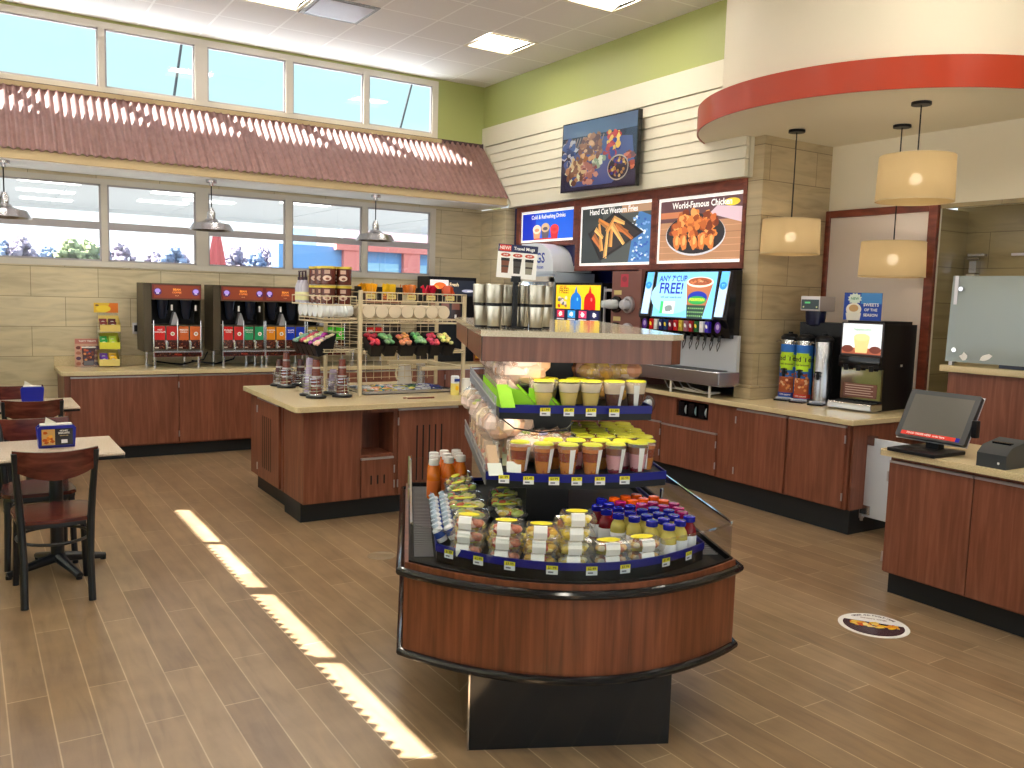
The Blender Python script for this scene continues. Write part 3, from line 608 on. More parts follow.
# kitchen wall fittings
t = T('wall_dispenser', 'small chrome dispenser on the olive tile wall above the food guard', 'dispenser', (7.25, 4.12, 2.0))
m = MB(); m.box(-.05, 0, -.11, .03, .2, .22); m.box(-.07, 0, -.06, .0, .06, .16); m.cyl((-.06, -.08, .18), (-.06, .02, .18), .012); P('bracket', m, 'chrome', t)
m = MB(); m.box(-.09, -.02, -.065, .01, -.12, .05); P('canister', m, 'white', t)
t = T('utensil_rail', 'thin steel rail with hanging rods on the olive tile wall', 'rail', (7.25, 3.72, 2.2))
m = MB(); m.box(-.03, 0, -.4, .08, 0, .02); m.tube([(-.03, -.38, .0), (-.06, -.34, .06), (-.06, -.2, .03)], .006); P('rail', m, 'alum', t)
for y in (-.10, -.05): m = MB(); m.cyl((-.02, y, -.6), (-.02, y, .0), .007); P('hanging_rod', m, 'alum', t)
# framed white panel in the alcove
t = T('framed_panel', 'large cherry framed white panel behind the tea and cappuccino machines', 'panel', (6.84, 0, 0))
m = MB(); m.box(-.02, -.002, 4.28, 5.29, .92, 2.58); P('board', m, pm('pinkish_white_board', S(228, 216, 208), .45), t)
for a in ((4.20, 4.28, .91, 2.62), (5.255, 5.298, .91, 2.62), (4.28, 5.255, 2.555, 2.62)):
    m = MB(); m.rbox(-.045, -.002, a[0], a[1], a[2], a[3], .004, 1); P('frame_bar', m, 'cherry', t)
# ================================================================== TABLES AND CHAIRS
def mk_table():
    t = T('cafe_table', '', 'table'); m = MB(); m.rbox(-.345, .345, -.33, .33, .74, .757, .004, 1); P('top', m, 'granite', t)
    m = MB(); m.rbox(-.343, .343, -.328, .328, .722, .74, .004, 1); P('edge_band', m, 'black', t)
    m = MB(); m.cyl((0, 0, .05), (0, 0, .715), .038, n=20); m.box(-.12, .12, -.12, .12, .71, .722); P('column', m, 'chair', t)
    for k in range(4):
        a = .33+k*PI/2; m = MB(); m.tube([(.02*math.cos(a), .02*math.sin(a), .075), (.15*math.cos(a), .15*math.sin(a), .05), (.29*math.cos(a), .29*math.sin(a), .022)], [.034, .026, .020], 10)
        m.cyl((.28*math.cos(a), .28*math.sin(a), 0), (.28*math.cos(a), .28*math.sin(a), .02), .018); P('foot', m, 'chair', t)
    return t
proto('table', mk_table).put((.45, 5.83, 0), 0, 'speckled cafe table nearest the viewer with a food picture napkin holder', 'cafe tables')
proto('table', mk_table).put((.44, 8.04, 0), 0, 'speckled cafe table farther back by the window wall with a plain blue napkin holder', 'cafe tables')
def mk_chair():
    t = T('cafe_chair', '', 'chair')
    pts = [(-.205, .12), (-.2, .2), (-.16, .245), (0, .255), (.16, .245), (.2, .2), (.205, .12), (.19, -.08), (.15, -.19), (0, -.215), (-.15, -.19), (-.19, -.08)]
    m = MB(); m.prism(pts, .448, .462); m.prism([(x*.97, y*.97) for x, y in pts], .462, .468); P('seat', m, 'seat', t)
    m = MB(); m.prism([(x*.97, y*.97) for x, y in pts], .425, .447); P('seat_frame', m, 'chair', t)
    for s_ in (-1, 1):
        m = MB(); m.tube([(s_*.165, -.235, 0), (s_*.162, -.205, .25), (s_*.17, -.185, .45), (s_*.180, -.20, .62), (s_*.195, -.255, .855)], [.020, .020, .021, .019, .016], 10); P('back_post', m, 'chair', t)
        m = MB(); m.tube([(s_*.185, .225, 0), (s_*.17, .19, .43)], [.017, .022], 10); P('leg', m, 'chair', t)
    m = MB(); m.tube([(.185*math.cos(a), .02+.205*math.sin(a), .325) for a in [i*2*PI/28 for i in range(28)]], .009, 8, True); P('stretcher_ring', m, 'chair', t)
    m = MB(); n = 14; vs = []
    for dy in (-.011, .011):
        for i in range(n+1):
            x = -.205+.41*i/n; u = x/.205; yb = -.245-.045*(1-u*u)
            zt = .868-.012*(1-u*u); zb = .745-.045*(1-u*u)+.015*u*u
            vs += [(x, yb+dy+.02, zb), (x, yb+dy, zt)]
    k = 2*(n+1); fs = []
    for i in range(n):
        a = 2*i; fs += [(a, a+2, a+3, a+1), (k+a, k+a+1, k+a+3, k+a+2), (a+1, a+3, k+a+3, k+a+1), (a, k+a, k+a+2, a+2)]
    fs += [(0, 1, k+1, k), (2*n, k+2*n, k+2*n+1, 2*n+1)]; m.add(vs, fs); P('backrest', m, 'seat', t)
    return t
for loc, rz, lb in (((.40, 5.385, 0), 0, 'cafe chair nearest the viewer, its curved backrest turned to the camera'), ((.37, 6.13, 0), PI, 'cafe chair on the far side of the nearer table, facing the viewer'),
                    ((.44, 7.64, 0), -.05, 'cafe chair on the near side of the farther table, its back to the camera'), ((.38, 8.21, 0), PI+.05, 'cafe chair on the far side of the farther table by the wall')):
    proto('chair', mk_chair).put(loc, rz, lb, 'cafe chairs')
def napkin(loc, rz, label, pic, w=.21):
    t = T('napkin_holder', label, 'napkin holder', loc, rz); m = MB()
    pr = [(-w/2+.008, 0), (w/2-.008, 0), (w/2, .12), (w/2-.018, .135), (-w/2+.018, .135), (-w/2, .12)]
    m.M = flatM('-y', (0, -.045, 0)); m.prism(pr, -.012, 0); m.M = flatM('-y', (0, .045, 0)); m.prism(pr, 0, .012); m.M = Matrix(); m.box(-w/2+.008, w/2-.008, -.045, .045, 0, .01); m.box(w/2-.012, w/2-.006, -.03, .03, .01, .12); m.box(-w/2+.006, -w/2+.012, -.03, .03, .01, .12)
    P('holder', m, 'holder', t)
    m = MB(S(232, 226, 214)); m.box(-w/2+.02, w/2-.02, -.03, .03, .012, .142); m.add([(-.06, .0, .13), (.03, .0, .13), (-.055, -.01, .185), (-.06, .02, .13), (.0, .03, .13)], [(0, 1, 2), (3, 2, 4), (0, 2, 3), (1, 4, 2)]); P('napkins', m, 'cm', t)
    if pic:
        m = MB(); m.M = flatM('-y', (0, -.0575, 0)); m.rect(-.085, .085, .018, .118, S(46, 44, 48)); m.rect(-.083, -.012, .02, .116, S(190, 150, 90), .0005)
        for k in range(9): m.ell(random.uniform(-.072, -.024), random.uniform(.035, .10), .012, .009, random.choice([S(206, 120, 40), S(170, 80, 30), S(240, 216, 150), S(222, 160, 60)]), .001+k*.0002, jit=.2)
        m.text('HONEY', .037, .104, .013, WHT, .0008); m.text('BISCUITS', .037, .09, .015, WHT, .0008); m.text('made fresh daily', .037, .075, .007, S(200, 180, 120), .0008); m.rect(.022, .055, .028, .05, S(220, 220, 226), .0008)
        P('picture_card', m, 'cg', t)
    return t
napkin((.46, 5.86, .757), .02, 'blue napkin holder with a food picture card on the nearer table', True)
napkin((.47, 8.1, .757), -.1, 'plain blue napkin holder on the farther table', False, .17)
# ================================================================== PENDANTS
def mk_barn():
    t = T('barn_pendant', '', 'lamp'); m = MB(); m.cyl((0, 0, -.03), (0, 0, 0), .055, n=20); m.cyl((0, 0, -.06), (0, 0, -.03), .02); P('canopy', m, 'steel', t)
    m = MB(); m.cyl((0, 0, -.31), (0, 0, -.06), .006); P('cord', m, 'black', t)
    m = MB(); m.lathe([(.0, -.29), (.02, -.29), (.03, -.32), (.042, -.34), (.042, -.40), (.055, -.405), (.07, -.425), (.19, -.465), (.225, -.52), (.232, -.525), (.222, -.515), (.185, -.455), (.0, -.42)], n=32); P('lamp_shade', m, 'steel', t); return t
for (x, y), lb in (((.36, 9.45), 'metal barn pendant lamp at the left picture edge'), ((2.24, 9.46), 'metal barn pendant lamp in front of the red umbrella'), ((4.08, 9.42), 'metal barn pendant lamp nearest the corner')):
    proto('barn', mk_barn).put((x, y, 2.872), 0, lb, 'barn pendants under the canopy')
def drum_pendant(label, x, y, zt, zb, r):
    t = T('drum_pendant', label, 'lamp', (x, y, 3.21), 0, 'drum pendants under the disc'); m = MB(); m.cyl((0, 0, -.022), (0, 0, -.001), .068, n=24); P('canopy', m, 'black', t)
    m = MB(); m.cyl((0, 0, zt-3.21-.08), (0, 0, -.02), .005); P('cord', m, 'black', t)
    m = MB(); m.lathe([(r*.965, zt-3.21), (r, zb-3.21)], n=44); P('lamp_shade', m, 'shade', t)
    for ra, zz in ((r*.965, zt), (r, zb)): m = MB(); m.lathe([(ra, zz-3.215), (ra*1.005, zz-3.21), (ra, zz-3.205)], n=44); P('rim', m, 'beam', t)
    m = MB(); m.ball((0, 0, (zt+zb)/2-3.21), .045, 12); P('bulb', m, 'bulb', t)
drum_pendant('linen drum pendant in front of the stone column', 5.96, 4.99, 2.462, 2.180, .244)
drum_pendant('lower linen drum pendant hanging in front of the white framed panel', 6.41, 4.32, 2.278, 2.002, .256)
drum_pendant('highest linen drum pendant, nearest the viewer at right', 5.80, 3.77, 2.828, 2.515, .264)
# ================================================================== FOOD KIOSK
KA = math.atan2(-.433, .902); KO = Vector((1.955+.03*.902, 2.56-.03*.433, 0))
def K(u, v, z): u -= .03; return (KO.x+u*.902+v*.433, KO.y-u*.433+v*.902, z)
kt = T('food_kiosk', 'walnut food kiosk with two blue edged shelves and a beige top', 'display kiosk', tuple(KO), KA)
def outline(w, vs, sag, vb, n=24, close=True):
    """front arc from left (-w, vs) through (0, vs-sag) to (w, vs), then the sides back to vb"""
    p = [(-w, vb)]; 
    for i in range(n+1):
        x = -w+2*w*i/n; p.append((x, vs-sag*(1-(x/w)**2)))
    p.append((w, vb)); return p
m = MB(); m.box(-.425, .37, .004, 1.4, 0, .315); P('base', m, 'bgloss', kt, 'black glossy base box')
m = MB(); m.box(-.432, -.426, .0, 1.4, .0, .315); P('side_plate', m, 'mirror', kt, 'polished metal side of the base')
body = outline(.685, .19, .30, 1.62)
m = MB(); m.prism(body, .315, .335); m.band(body, .335, .66, .02, True); P('body_panel', m, 'lamk', kt)
m = MB(); m.band(outline(.682, .19, .30, 1.62), .665, .692, .02, True); P('upper_trim_band', m, 'lamk', kt)
for z, r, w in ((.325, .017, .694), (.655, .018, .70)):
    m = MB(); m.tube([(x, y, z) for x, y in outline(w, .187, .305, 1.63, 36)], r, 10, True); P('bumper_rail', m, 'bgloss', kt, 'glossy black bumper rail')
m = MB(); m.prism(outline(.665, .19, .29, 1.6), .655, .678); m.band(outline(.668, .19, .29, 1.61), .678, .70, .012, True); P('deck', m, 'deck', kt)
for sx in (-1, 1):
    m = MB()
    for k in range(46): v_ = .30+k*.028; m.box(min(sx*.565, sx*.645), max(sx*.565, sx*.645), v_, v_+.008, .678, .684)
    P('deck_grille', m, 'gwire', kt)
# display well
well = outline(.555, .235, .27, 1.5)
m = MB(); m.band(well, .678, .735, .012, True); m.prism(outline(.55, .235, .265, 1.5), .70, .715); P('display_well', m, 'deck', kt)
m = MB(); m.band(outline(.560, .235, .272, 1.505), .722, .752, .006, True); P('shelf_strip', m, 'blue', kt, 'blue price strip around the display well')
# glass guards
fa = [(x, y) for x, y in outline(.660, .19, .29, 1.55, 30)][1:-1]
m = MB(); m.band(fa, .69, .845, .006); P('front_guard', m, 'kglass', kt, 'clear curved guard')
for sx in (-1, 1):
    m = MB(); m.box(sx*.660-.003, sx*.660+.003, .2, 1.56, .69, .845); g = P('side_guard', m, 'kglass', kt, 'clear side guard')
    m = MB(); m.box(sx*.660-.005, sx*.660+.005, .2, 1.56, .842, .85); P('edge_trim', m, 'chrome', g)
    for yy, zz_ in ((1.55, .86), (1.2, .76)): m = MB(); m.cyl((sx*.664, yy, .69), (sx*.664, yy, zz_), .010); P('post', m, 'chrome', g)
m = MB(); m.box(-.66, .66, 1.553, 1.559, .69, .85); P('back_guard', m, 'kglass', kt)
m = MB(); m.band([(x, y-.001) for x, y in fa], .840, .846, .008); P('guard_edge', m, 'kglass', kt)
# column and shelves
m = MB(); m.box(-.13, .07, .72, 1.5, .715, 1.49); P('core_column', m, 'black', kt)
shA = [(-.31, 1.9), (-.30, .40), (-.1, .385), (.1, .385), (.36, .42), (.36, 1.9)]
shB = [(-.35, 1.66), (-.35, .375), (-.15, .325), (.02, .31), (.2, .325), (.43, .40), (.44, 1.66)]
for nm, sh, z in (('upper_shelf', shA, 1.30), ('lower_shelf', shB, 1.02)):
    m = MB(); m.prism(sh, z-.062, z-.012); s_ = P(nm, m, 'black', kt); m = MB(); m.band([(x*1.006, y-.003) for x, y in sh[1:-1]]+[(sh[-1][0]*1.006, sh[-1][1])], z-.034, z, .006)
    P('price_strip', m, 'blue', s_, 'blue price strip')
    m = MB(); x = sh[0][0]-.006; y0, y1 = sh[1][1], sh[0][1]
    for zz in (z-.005, z+.028): m.tube([(x, y0, zz), (x, y1, zz)], .004, 6)
    for k in range(30): y = y0+(y1-y0)*k/29; m.tube([(x, y, z-.055), (x, y, z+.028)], .002, 5)
    P('side_rail', m, 'gwire', s_, 'wire side rail')
m = MB(); m.tube([(-.29, .40, 1.24), (-.24, .36, 1.205), (-.13, .35, 1.19), (-.02, .36, 1.20), (.02, .42, 1.225)], .0035, 6); P('power_cord', m, 'black', kt, 'thin black cord sagging below the upper shelf')
for x0, x1, yy, zz in ((-.33, .36, .40, 1.4868), (-.24, .30, .48, 1.2378), (-.28, .38, .46, .9578)): m = MB(); m.box(x0, x1, yy, yy+.03, zz-.001, zz); P('added_shelf_glow', m, pm('added_shelf_fill', (1, 1, 1), .5, emit=(1, .9, .74), es=11), kt, 'thin hidden glow strip added to brighten the food')  # added glow strips, hidden from view, that brighten the food below
# top
tp = [(-.395, .285), (.40, .285), (.46, .34), (.50, 2.2), (-.395, 2.2)]
m = MB(); m.prism([(-.388, .295), (.397, .295), (.452, .345), (.49, 2.19), (-.388, 2.19)], 1.487, 1.588); P('fascia', m, wood('walnut_fascia', S(88, 48, 34), S(112, 64, 46), S(132, 82, 60), rough=.28), kt)
m = MB(); m.prism(tp, 1.588, 1.612); P('top_slab', m, noisy('polished_beige_top', S(176, 162, 136), S(202, 190, 164), 200, .10), kt, 'polished beige top slab')
for yy in (.293, 1.15): m = MB(); m.box(-.3905, -.388, yy, yy+.007, 1.487, 1.588); P('seam', m, 'black', kt)
# price tags
def tag_mesh(i):
    m = MB(); m.M = flatM('-y'); m.rect(-.022, .022, -.018, .0, S(232, 232, 236), 0); m.rect(-.022, .022, 0, .016, S(236, 224, 30), 0)
    m.text(['$1.99', '$2.49', '$3.99'][i], 0, .0075, .0145, S(70, 80, 20), .0006); m.rect(-.015, .005, -.012, -.006, S(110, 110, 120), .0006); return m.data('price_tag', 'cm')
tags = [tag_mesh(i) for i in range(3)]
def tags_on(parentname, us, fn, z, rotf):
    for k, uu in enumerate(us):
        o = bpy.data.objects.new('price_tag', tags[k % 3]); COL.objects.link(o); o.parent = kt; o.location = (uu-.03, fn(uu-.03)-.010, z); o.rotation_euler = (0, 0, rotf(uu-.03)); o['label'] = 'yellow and white price tag'
tags_on('a', (-.08, .02, .115, .215), lambda x: .382, 1.275, lambda x: 0)
tags_on('b', (-.25, -.15, -.045, .05, .15, .26), lambda x: .305+.09*(x/.44)**2*1.0+.004, .996, lambda x: .35*x)
tags_on('c', (-.48, -.37, -.255, -.10, .05, .185, .37, .49), lambda x: .235-.272*(1-(x/.56)**2)-.002, .727, lambda x: math.atan(2*.272*x/.56**2))
# ------------------------------------------------------------------ things on the kiosk
def cup_parfait(kind):
    t = T('parfait_cup', '', 'cup'); h = .112 if kind in ('pudding', 'trifle') else .128; r0, r1 = (.032, .048) if kind in ('pudding', 'trifle') else (.031, .046)
    m = MB(); m.lathe([(r0, .0), (r1, h*.84), (r1+.002, h*.86), (r1-.002, h), (0, h+.001)], n=20); P('cup', m, 'clear', t)
    fills = {'pudding': [(0, .55, S(236, 204, 110)), (.55, .9, S(246, 230, 200))], 'trifle': [(0, .5, S(96, 48, 30)), (.5, .95, S(240, 218, 190))],
             'fruit': [(0, .42, S(214, 130, 40)), (.42, .72, S(150, 62, 24)), (.72, .86, S(206, 120, 60))], 'yogurt': [(0, .12, S(150, 40, 60)), (.12, .62, S(232, 170, 176)), (.62, .86, S(150, 96, 70))]}[kind]
    m = MB()
    for a, b, c in fills:
        m.col = c; ra = r0+(r1-r0)*a/.84-.002; rb = r0+(r1-r0)*min(b, .84)/.84-.002; m.lathe([(0, a*h+.002), (ra, a*h+.002), (rb, b*h), (0, b*h)], n=18)
    if kind in ('fruit', 'yogurt'):
        for q in range(16):
            a = random.uniform(0, 6.28); z = random.uniform(.08, .5)*h; rr = r0+(r1-r0)*z/h/.84-.0095; m.col = random.choice([S(236, 160, 40), S(226, 110, 30), S(180, 60, 30), S(240, 190, 90)]) if kind == 'fruit' else S(160, 50, 66)
            if kind == 'yogurt' and z > .2*h: continue
            m.ball((rr*math.cos(a), rr*math.sin(a), z), .009, 6)
    P('filling', m, 'cg', t)
    m = MB(S(226, 222, 40)); m.M = Matrix.Translation((0, 0, h+.0022)); m.ell(0, 0, r1*.86, r1*.86); m.M = Matrix(); m.lathe([(r1*.86, h+.002), (r1-.001, h-.004)], n=20); P('lid_sticker', m, 'cm', t, 'yellow green round lid sticker')
    if kind in ('trifle', 'yogurt', 'fruit'):
        m = MB(WHT); a0 = -PI/2+.3
        pts = []
        for i in range(5): a = a0+(i-2)*.13; pts.append(a)
        vs = [((r0+.002)*math.cos(a), (r0+.002)*math.sin(a), .006) for a in pts]+[((r1+.003)*math.cos(a), (r1+.003)*math.sin(a), h*.86) for a in pts]
        m.add(vs, [(i, i+1, 5+i+1, 5+i) for i in range(4)]); P('barcode_label', m, 'cm', t, 'white paper strip')
    return t
def pc(kind): return proto('cup'+kind, lambda: cup_parfait(kind))
zA, zB, zD = 1.288, 1.008, .715
for i, (u_, v_, k) in enumerate(((-.078, .445, 'pudding'), (.032, .45, 'pudding'), (.128, .455, 'pudding'), (.232, .465, 'trifle'), (.335, .49, 'trifle'))):
    pc(k).put(K(u_, v_, zA), KA+random.uniform(-.5, .5), ['yellow pudding cup leftmost in the front row of the upper shelf', 'yellow pudding cup second from left on the upper shelf', 'yellow pudding cup third from left, in the middle of the upper shelf',
        'chocolate and cream trifle cup fourth from left on the upper shelf', 'chocolate trifle cup at the right corner of the upper shelf'][i], 'dessert cups on the upper shelf')
for i, u_ in enumerate((-.045, .08)): pc('pudding').put(K(u_, .54+.0*i, zA), KA, 'yellow pudding cup behind the front row of the upper shelf, '+('to the left' if i == 0 else 'to the right'), 'dessert cups on the upper shelf')
nm = ['leftmost', 'second from left', 'third from left', 'fourth from left', 'fifth from left', 'sixth from left', 'rightmost']
for i, (u_, v_, k) in enumerate(((-.173, .44, 'fruit'), (-.077, .40, 'fruit'), (.026, .385, 'fruit'), (.129, .385, 'fruit'), (.236, .41, 'yogurt'), (.345, .445, 'yogurt'))):
    pc(k).put(K(u_, v_, zB), KA+random.uniform(-.4, .6), ('orange fruit cup ' if k == 'fruit' else 'pink yogurt parfait cup ')+nm[i]+' in the front row of the lower shelf', 'parfait cups on the lower shelf')
nr = ['second', 'third', 'fourth', 'fifth', 'sixth', 'seventh']
for r_ in range(6):
    for j, u_ in enumerate((.04, .135, .23, .325, .405) if r_ else (-.02, .08, .19, .29, .395)):
        if r_ > 0 and j == 0 and r_ < 2: continue
        pc('yogurt' if (j+r_) % 2 else 'fruit').put(K(u_+.06*(r_ > 0)*0+.012*(r_ % 2), .52+.098*r_-(.0 if r_ else .02), zB), KA+random.uniform(-3, 3), 'yellow lidded parfait cup, %s row of the lower shelf, %s' % (nr[r_], ['far left', 'centre left', 'centre', 'centre right', 'by the right edge'][j]), 'parfait cups on the lower shelf')
# pastry bags on the upper shelf right
def mk_bag(seed, c1, c2, sz=(.07, .05, .05)):
    rd = random.Random(seed); t = T('pastry_bag', '', 'bag'); m = MB(c1)
    for q in range(8): m.col = rd.choice([c1, c1, c2, S(250, 226, 190), S(214, 150, 110)]); m.ball((rd.uniform(-.5, .5)*sz[0], rd.uniform(-.5, .5)*sz[1], sz[2]*rd.uniform(.8, 1.2)), sz[2]*rd.uniform(.6, .8), 8, (1.2, 1, .95), .1)
    P('pastry', m, 'cg', t); n = 10; m = MB()
    vs = []; k = 6
    for i in range(k+1):
        th = PI*i/k
        for j in range(n):
            q = 1+rd.uniform(-.1, .1); a = 2*PI*j/n
            vs.append((sz[0]*q*math.copysign(abs(math.cos(a))**.6, math.cos(a))*math.sin(th)**.6, sz[1]*q*math.copysign(abs(math.sin(a))**.6, math.sin(a))*math.sin(th)**.6, sz[2]*(1+math.cos(th))*q*.98+.004))
    m.add(vs, [(i*n+j, i*n+(j+1) % n, (i+1)*n+(j+1) % n, (i+1)*n+j) for i in range(k) for j in range(n)]); P('wrapper', m, 'wrap', t, 'crinkled clear wrapper')
    if sz[2] > .06:
        m = MB()
        for q in range(9): m.col = rd.choice([S(240, 240, 236), S(170, 206, 110), S(236, 170, 110), S(226, 216, 120), S(200, 190, 230), S(250, 236, 226)]); a = rd.uniform(0, 6.28); e = rd.uniform(.2, 1.2); m.ball((sz[0]*.86*math.cos(a)*math.sin(e), sz[1]*.86*math.sin(a)*math.sin(e), sz[2]*(1+math.cos(e)*.9)), .018, 6, (1.3, 1, .5))
        P('printed_label', m, 'cm', t)
    return t
for i in range(3): proto('pb%d' % i, lambda: mk_bag(i, S(240, 196, 70), S(226, 170, 60))); proto('wrapbun%d' % i, lambda: mk_bag(40+i, S(240, 210, 196), S(232, 186, 160), (.10, .075, .075)))
for i in range(9):
    r_, c_ = divmod(i, 3); proto('pb%d' % (i % 3), lambda: mk_bag(i, S(240, 196, 70), S(226, 170, 60))).put(K(.15+.085*c_, .66+.2*r_, zA), KA+random.uniform(-.3, .3), 'golden bagged pastry, right of the upper shelf, %s row, %s' % (['front', 'middle', 'back'][r_], ['by the column', 'middle', 'at the edge'][c_]), 'bagged pastries on the upper shelf')
    if i < 6: proto('pb%d' % ((i+1) % 3), None).put(K(.17+.085*c_, .70+.2*r_, zA+.085), KA+random.uniform(-.3, .3), 'golden pastry bag on top of the others, upper shelf, %s row, %s' % (['front', 'back'][r_], ['by the column', 'middle', 'at the edge'][c_]), 'bagged pastries on the upper shelf')
# wedge sandwiches
def mk_wedge(label_col, f1, f2, seed, ls=1.0):
    rd = random.Random(seed); t = T('sandwich_wedge', '', 'sandwich'); a, h, d = .135, .125, .06
    tri_ = [(0, 0), (a, 0), (0, h)]
    m = MB(f1); m.M = flatM('-y', (0, 0, 0)); m.prism([(.006, .004), (a-.02, .004), (.006, h-.018)], -d+.008, -.008)
    for q in range(10): m.col = rd.choice([f1, f2, S(240, 226, 196), S(206, 130, 110)]); m.ball((rd.uniform(.02, .06), rd.uniform(.015, .055), rd.choice([-.005, -d+.006])), .012, 6, (1.3, 1, .5))
    P('bread', m, 'cm', t)
    m = MB(); m.M = flatM('-y', (0, 0, 0)); m.prism(tri_, -d, 0); P('wrapper', m, 'wrap', t)
    m = MB(label_col); m.M = flatM('-y', (0, 0, 0)); n_ = .0012
    m.add([(0, 0, n_), (a*.95*ls, 0, n_), (a*.45*ls, h*.56*ls, n_), (0, h*.62*ls, n_)], [(0, 1, 2, 3)])
    m.add([(-n_, 0, 0), (-n_, 0, -d), (-n_, h*.6, -d), (-n_, h*.6, 0)], [(0, 1, 2, 3)])
    m.add([(a, n_, .001), (a, n_, -d), (a*(1-.7*ls), h*.7*ls+n_, -d), (a*(1-.7*ls), h*.7*ls+n_, .001)], [(0, 1, 2, 3)])
    m.add([(0, 0, -d-n_), (a*.9*ls, 0, -d-n_), (a*.42*ls, h*.5*ls, -d-n_), (0, h*.5*ls, -d-n_)], [(0, 1, 2, 3)])
    P('paper_label', m, 'cm', t, 'coloured paper label'); return t
GR = S(150, 216, 30)
for i in range(10):
    pr_ = proto('wga%d' % (i % 2), lambda: mk_wedge(GR, S(236, 206, 186), S(222, 160, 140), i))
    if i < 2: loc = K(-.235+.095*i, .455, zA); rz = KA-.25-.1*i
    else: loc = K(-.285+.0*i, .50+.075*(i-2), zA); rz = KA+PI/2+PI+.15
    pr_.put(loc, rz, 'wedge sandwich with bright green label '+('at the front left of the upper shelf, '+['left one', 'right one'][i] if i < 2 else 'by the upper left rail, '+ORD[i-2]+' from the front'), 'green labelled sandwiches')
for i in range(10):
    proto('wrapbun%d' % (i % 3), lambda: mk_bag(40+i, S(240, 210, 196), S(232, 186, 160), (.10, .075, .075))).put(K(-.17+.02*(i % 2), .56+.13*(i % 9)*.9, zA+(.06 if i < 9 else .1)), KA+random.uniform(-.6, .6), 'pink wrapped roll heaped behind the green labelled sandwiches, %s from the front' % ORD[i], 'wrapped rolls on the upper shelf')
for i in range(12):
    pr_ = proto('wgb%d' % (i % 3), lambda: mk_wedge([S(236, 240, 232), S(210, 220, 190), S(240, 210, 160)][i % 3], S(232, 196, 156), S(220, 140, 120), 3+2*i, .5))
    r_, c_ = divmod(i, 6); pr_.put(K(-.325+.105*r_, .47+.175*c_+.04*r_, zB), KA+PI/2+PI+.1-.2*r_, 'white labelled wedge sandwich standing on the lower shelf, %s along the %s' % (ORD[c_], ['left rail', 'inner row']  [r_]), 'white labelled sandwiches')
for i in range(9):
    proto('wrapbun%d' % (i % 3), None).put(K(-.25+.06*(i % 2), .58+.12*i, zB+.10), KA+random.uniform(-.8, .8), 'cream wrapped roll lying on the sandwiches of the lower shelf, %s from the front' % ORD[i], 'wrapped rolls on the lower shelf')
for i in range(3):
    proto('wrapbun%d' % i, None).put(K(-.115+.07*i, .60+.03*i, zB), KA+.4*i, 'brown wrapped pastry beside the core column of the lower shelf, %s from the left' % ORD[i], 'wrapped pastries by the column')
# clear boxes with white band and yellow oval
def mk_box(kind, w=.130, d=.105, h=.054):
    t = T('snack_box', '', 'food box'); c = {'red': (S(150, 52, 40), S(206, 110, 80), S(236, 200, 180)), 'gold': (S(236, 186, 60), S(246, 220, 130), S(190, 80, 60)), 'bun': (S(234, 184, 110), S(190, 106, 70), S(240, 220, 180)), 'egg': (S(250, 234, 180), S(244, 212, 80))}[kind]
    m = MB()
    for q in range(24): m.col = random.choice(c); m.ball((random.uniform(-.34, .34)*w, random.uniform(-.30, .30)*d, random.uniform(.3, .62)*h), h*.29, 6, (1.2, 1.0, .85))
    P('food', m, 'cg', t)
    m = MB(); e = .008; m.add([(-w/2+e, -d/2+e, 0), (w/2-e, -d/2+e, 0), (w/2-e, d/2-e, 0), (-w/2+e, d/2-e, 0), (-w/2, -d/2, h*.6), (w/2, -d/2, h*.6), (w/2, d/2, h*.6), (-w/2, d/2, h*.6), (-w/2+e, -d/2+e, h), (w/2-e, -d/2+e, h), (w/2-e, d/2-e, h), (-w/2+e, d/2-e, h)],
      [(0, 3, 2, 1), (8, 9, 10, 11)]+[(i, (i+1) % 4, 4+(i+1) % 4, 4+i) for i in range(4)]+[(4+i, 4+(i+1) % 4, 8+(i+1) % 4, 8+i) for i in range(4)]); P('clamshell', m, 'clear', t)
    m = MB(WHT); n_ = .0015; a, b = -w*.26, w*.14
    m.add([(a, -d/2+e*.8-n_, h*.12), (b, -d/2+e*.8-n_, h*.12), (a, -d/2-n_, h*.6), (b, -d/2-n_, h*.6), (a, -d/2+e-n_, h+n_), (b, -d/2+e-n_, h+n_), (a, -d*.28, h+n_), (b, -d*.28, h+n_)], [(0, 1, 3, 2), (2, 3, 5, 4), (4, 5, 7, 6)]); P('paper_band', m, 'cm', t, 'white paper band')
    m = MB(S(232, 220, 30)); m.M = Matrix.Translation((0, .01, h+.003)); m.ell(-.005, -.006, w*.34, d*.26); P('oval_sticker', m, 'cm', t, 'yellow oval sticker'); return t
arcv = lambda u_: .235-.272*(1-((u_-.03)/.56)**2)+.015
def bx(k): return proto('box'+k, lambda: mk_box(k))
stacks = [(-.405, 3, 'red', 'leftmost'), (-.265, 3, 'red', 'second'), (-.135, 3, 'gold', 'third'), (-.005, 4, 'egg', 'fourth')]
for u_, n_, k, nm_ in stacks:
    sl = math.atan(2*.272*(u_-.03)/.56**2)*.5
    for q in range(n_): bx(k).put(K(u_+.004*q, arcv(u_)+.055, zD+.0552*q), KA+sl, 'clear food box with white band, %s stack from the left, %s' % (nm_, ['bottom box', 'box above the bottom one', 'third box up', 'topmost box'][q] if q < n_-1 else 'topmost box'), 'boxed snacks in front')
    for r_ in range(2):
        for q in range(n_-1-(r_ > 0)): bx(['gold', 'egg', 'bun'][(q+r_) % 3]).put(K(u_+.01, arcv(u_)+.055+.115*(r_+1), zD+.0552*q), KA, 'clear food box behind the %s front stack, row %s, level %s from the bottom' % (nm_, ['two', 'three'][r_], ['one', 'two', 'three'][q]), 'boxed snacks behind')
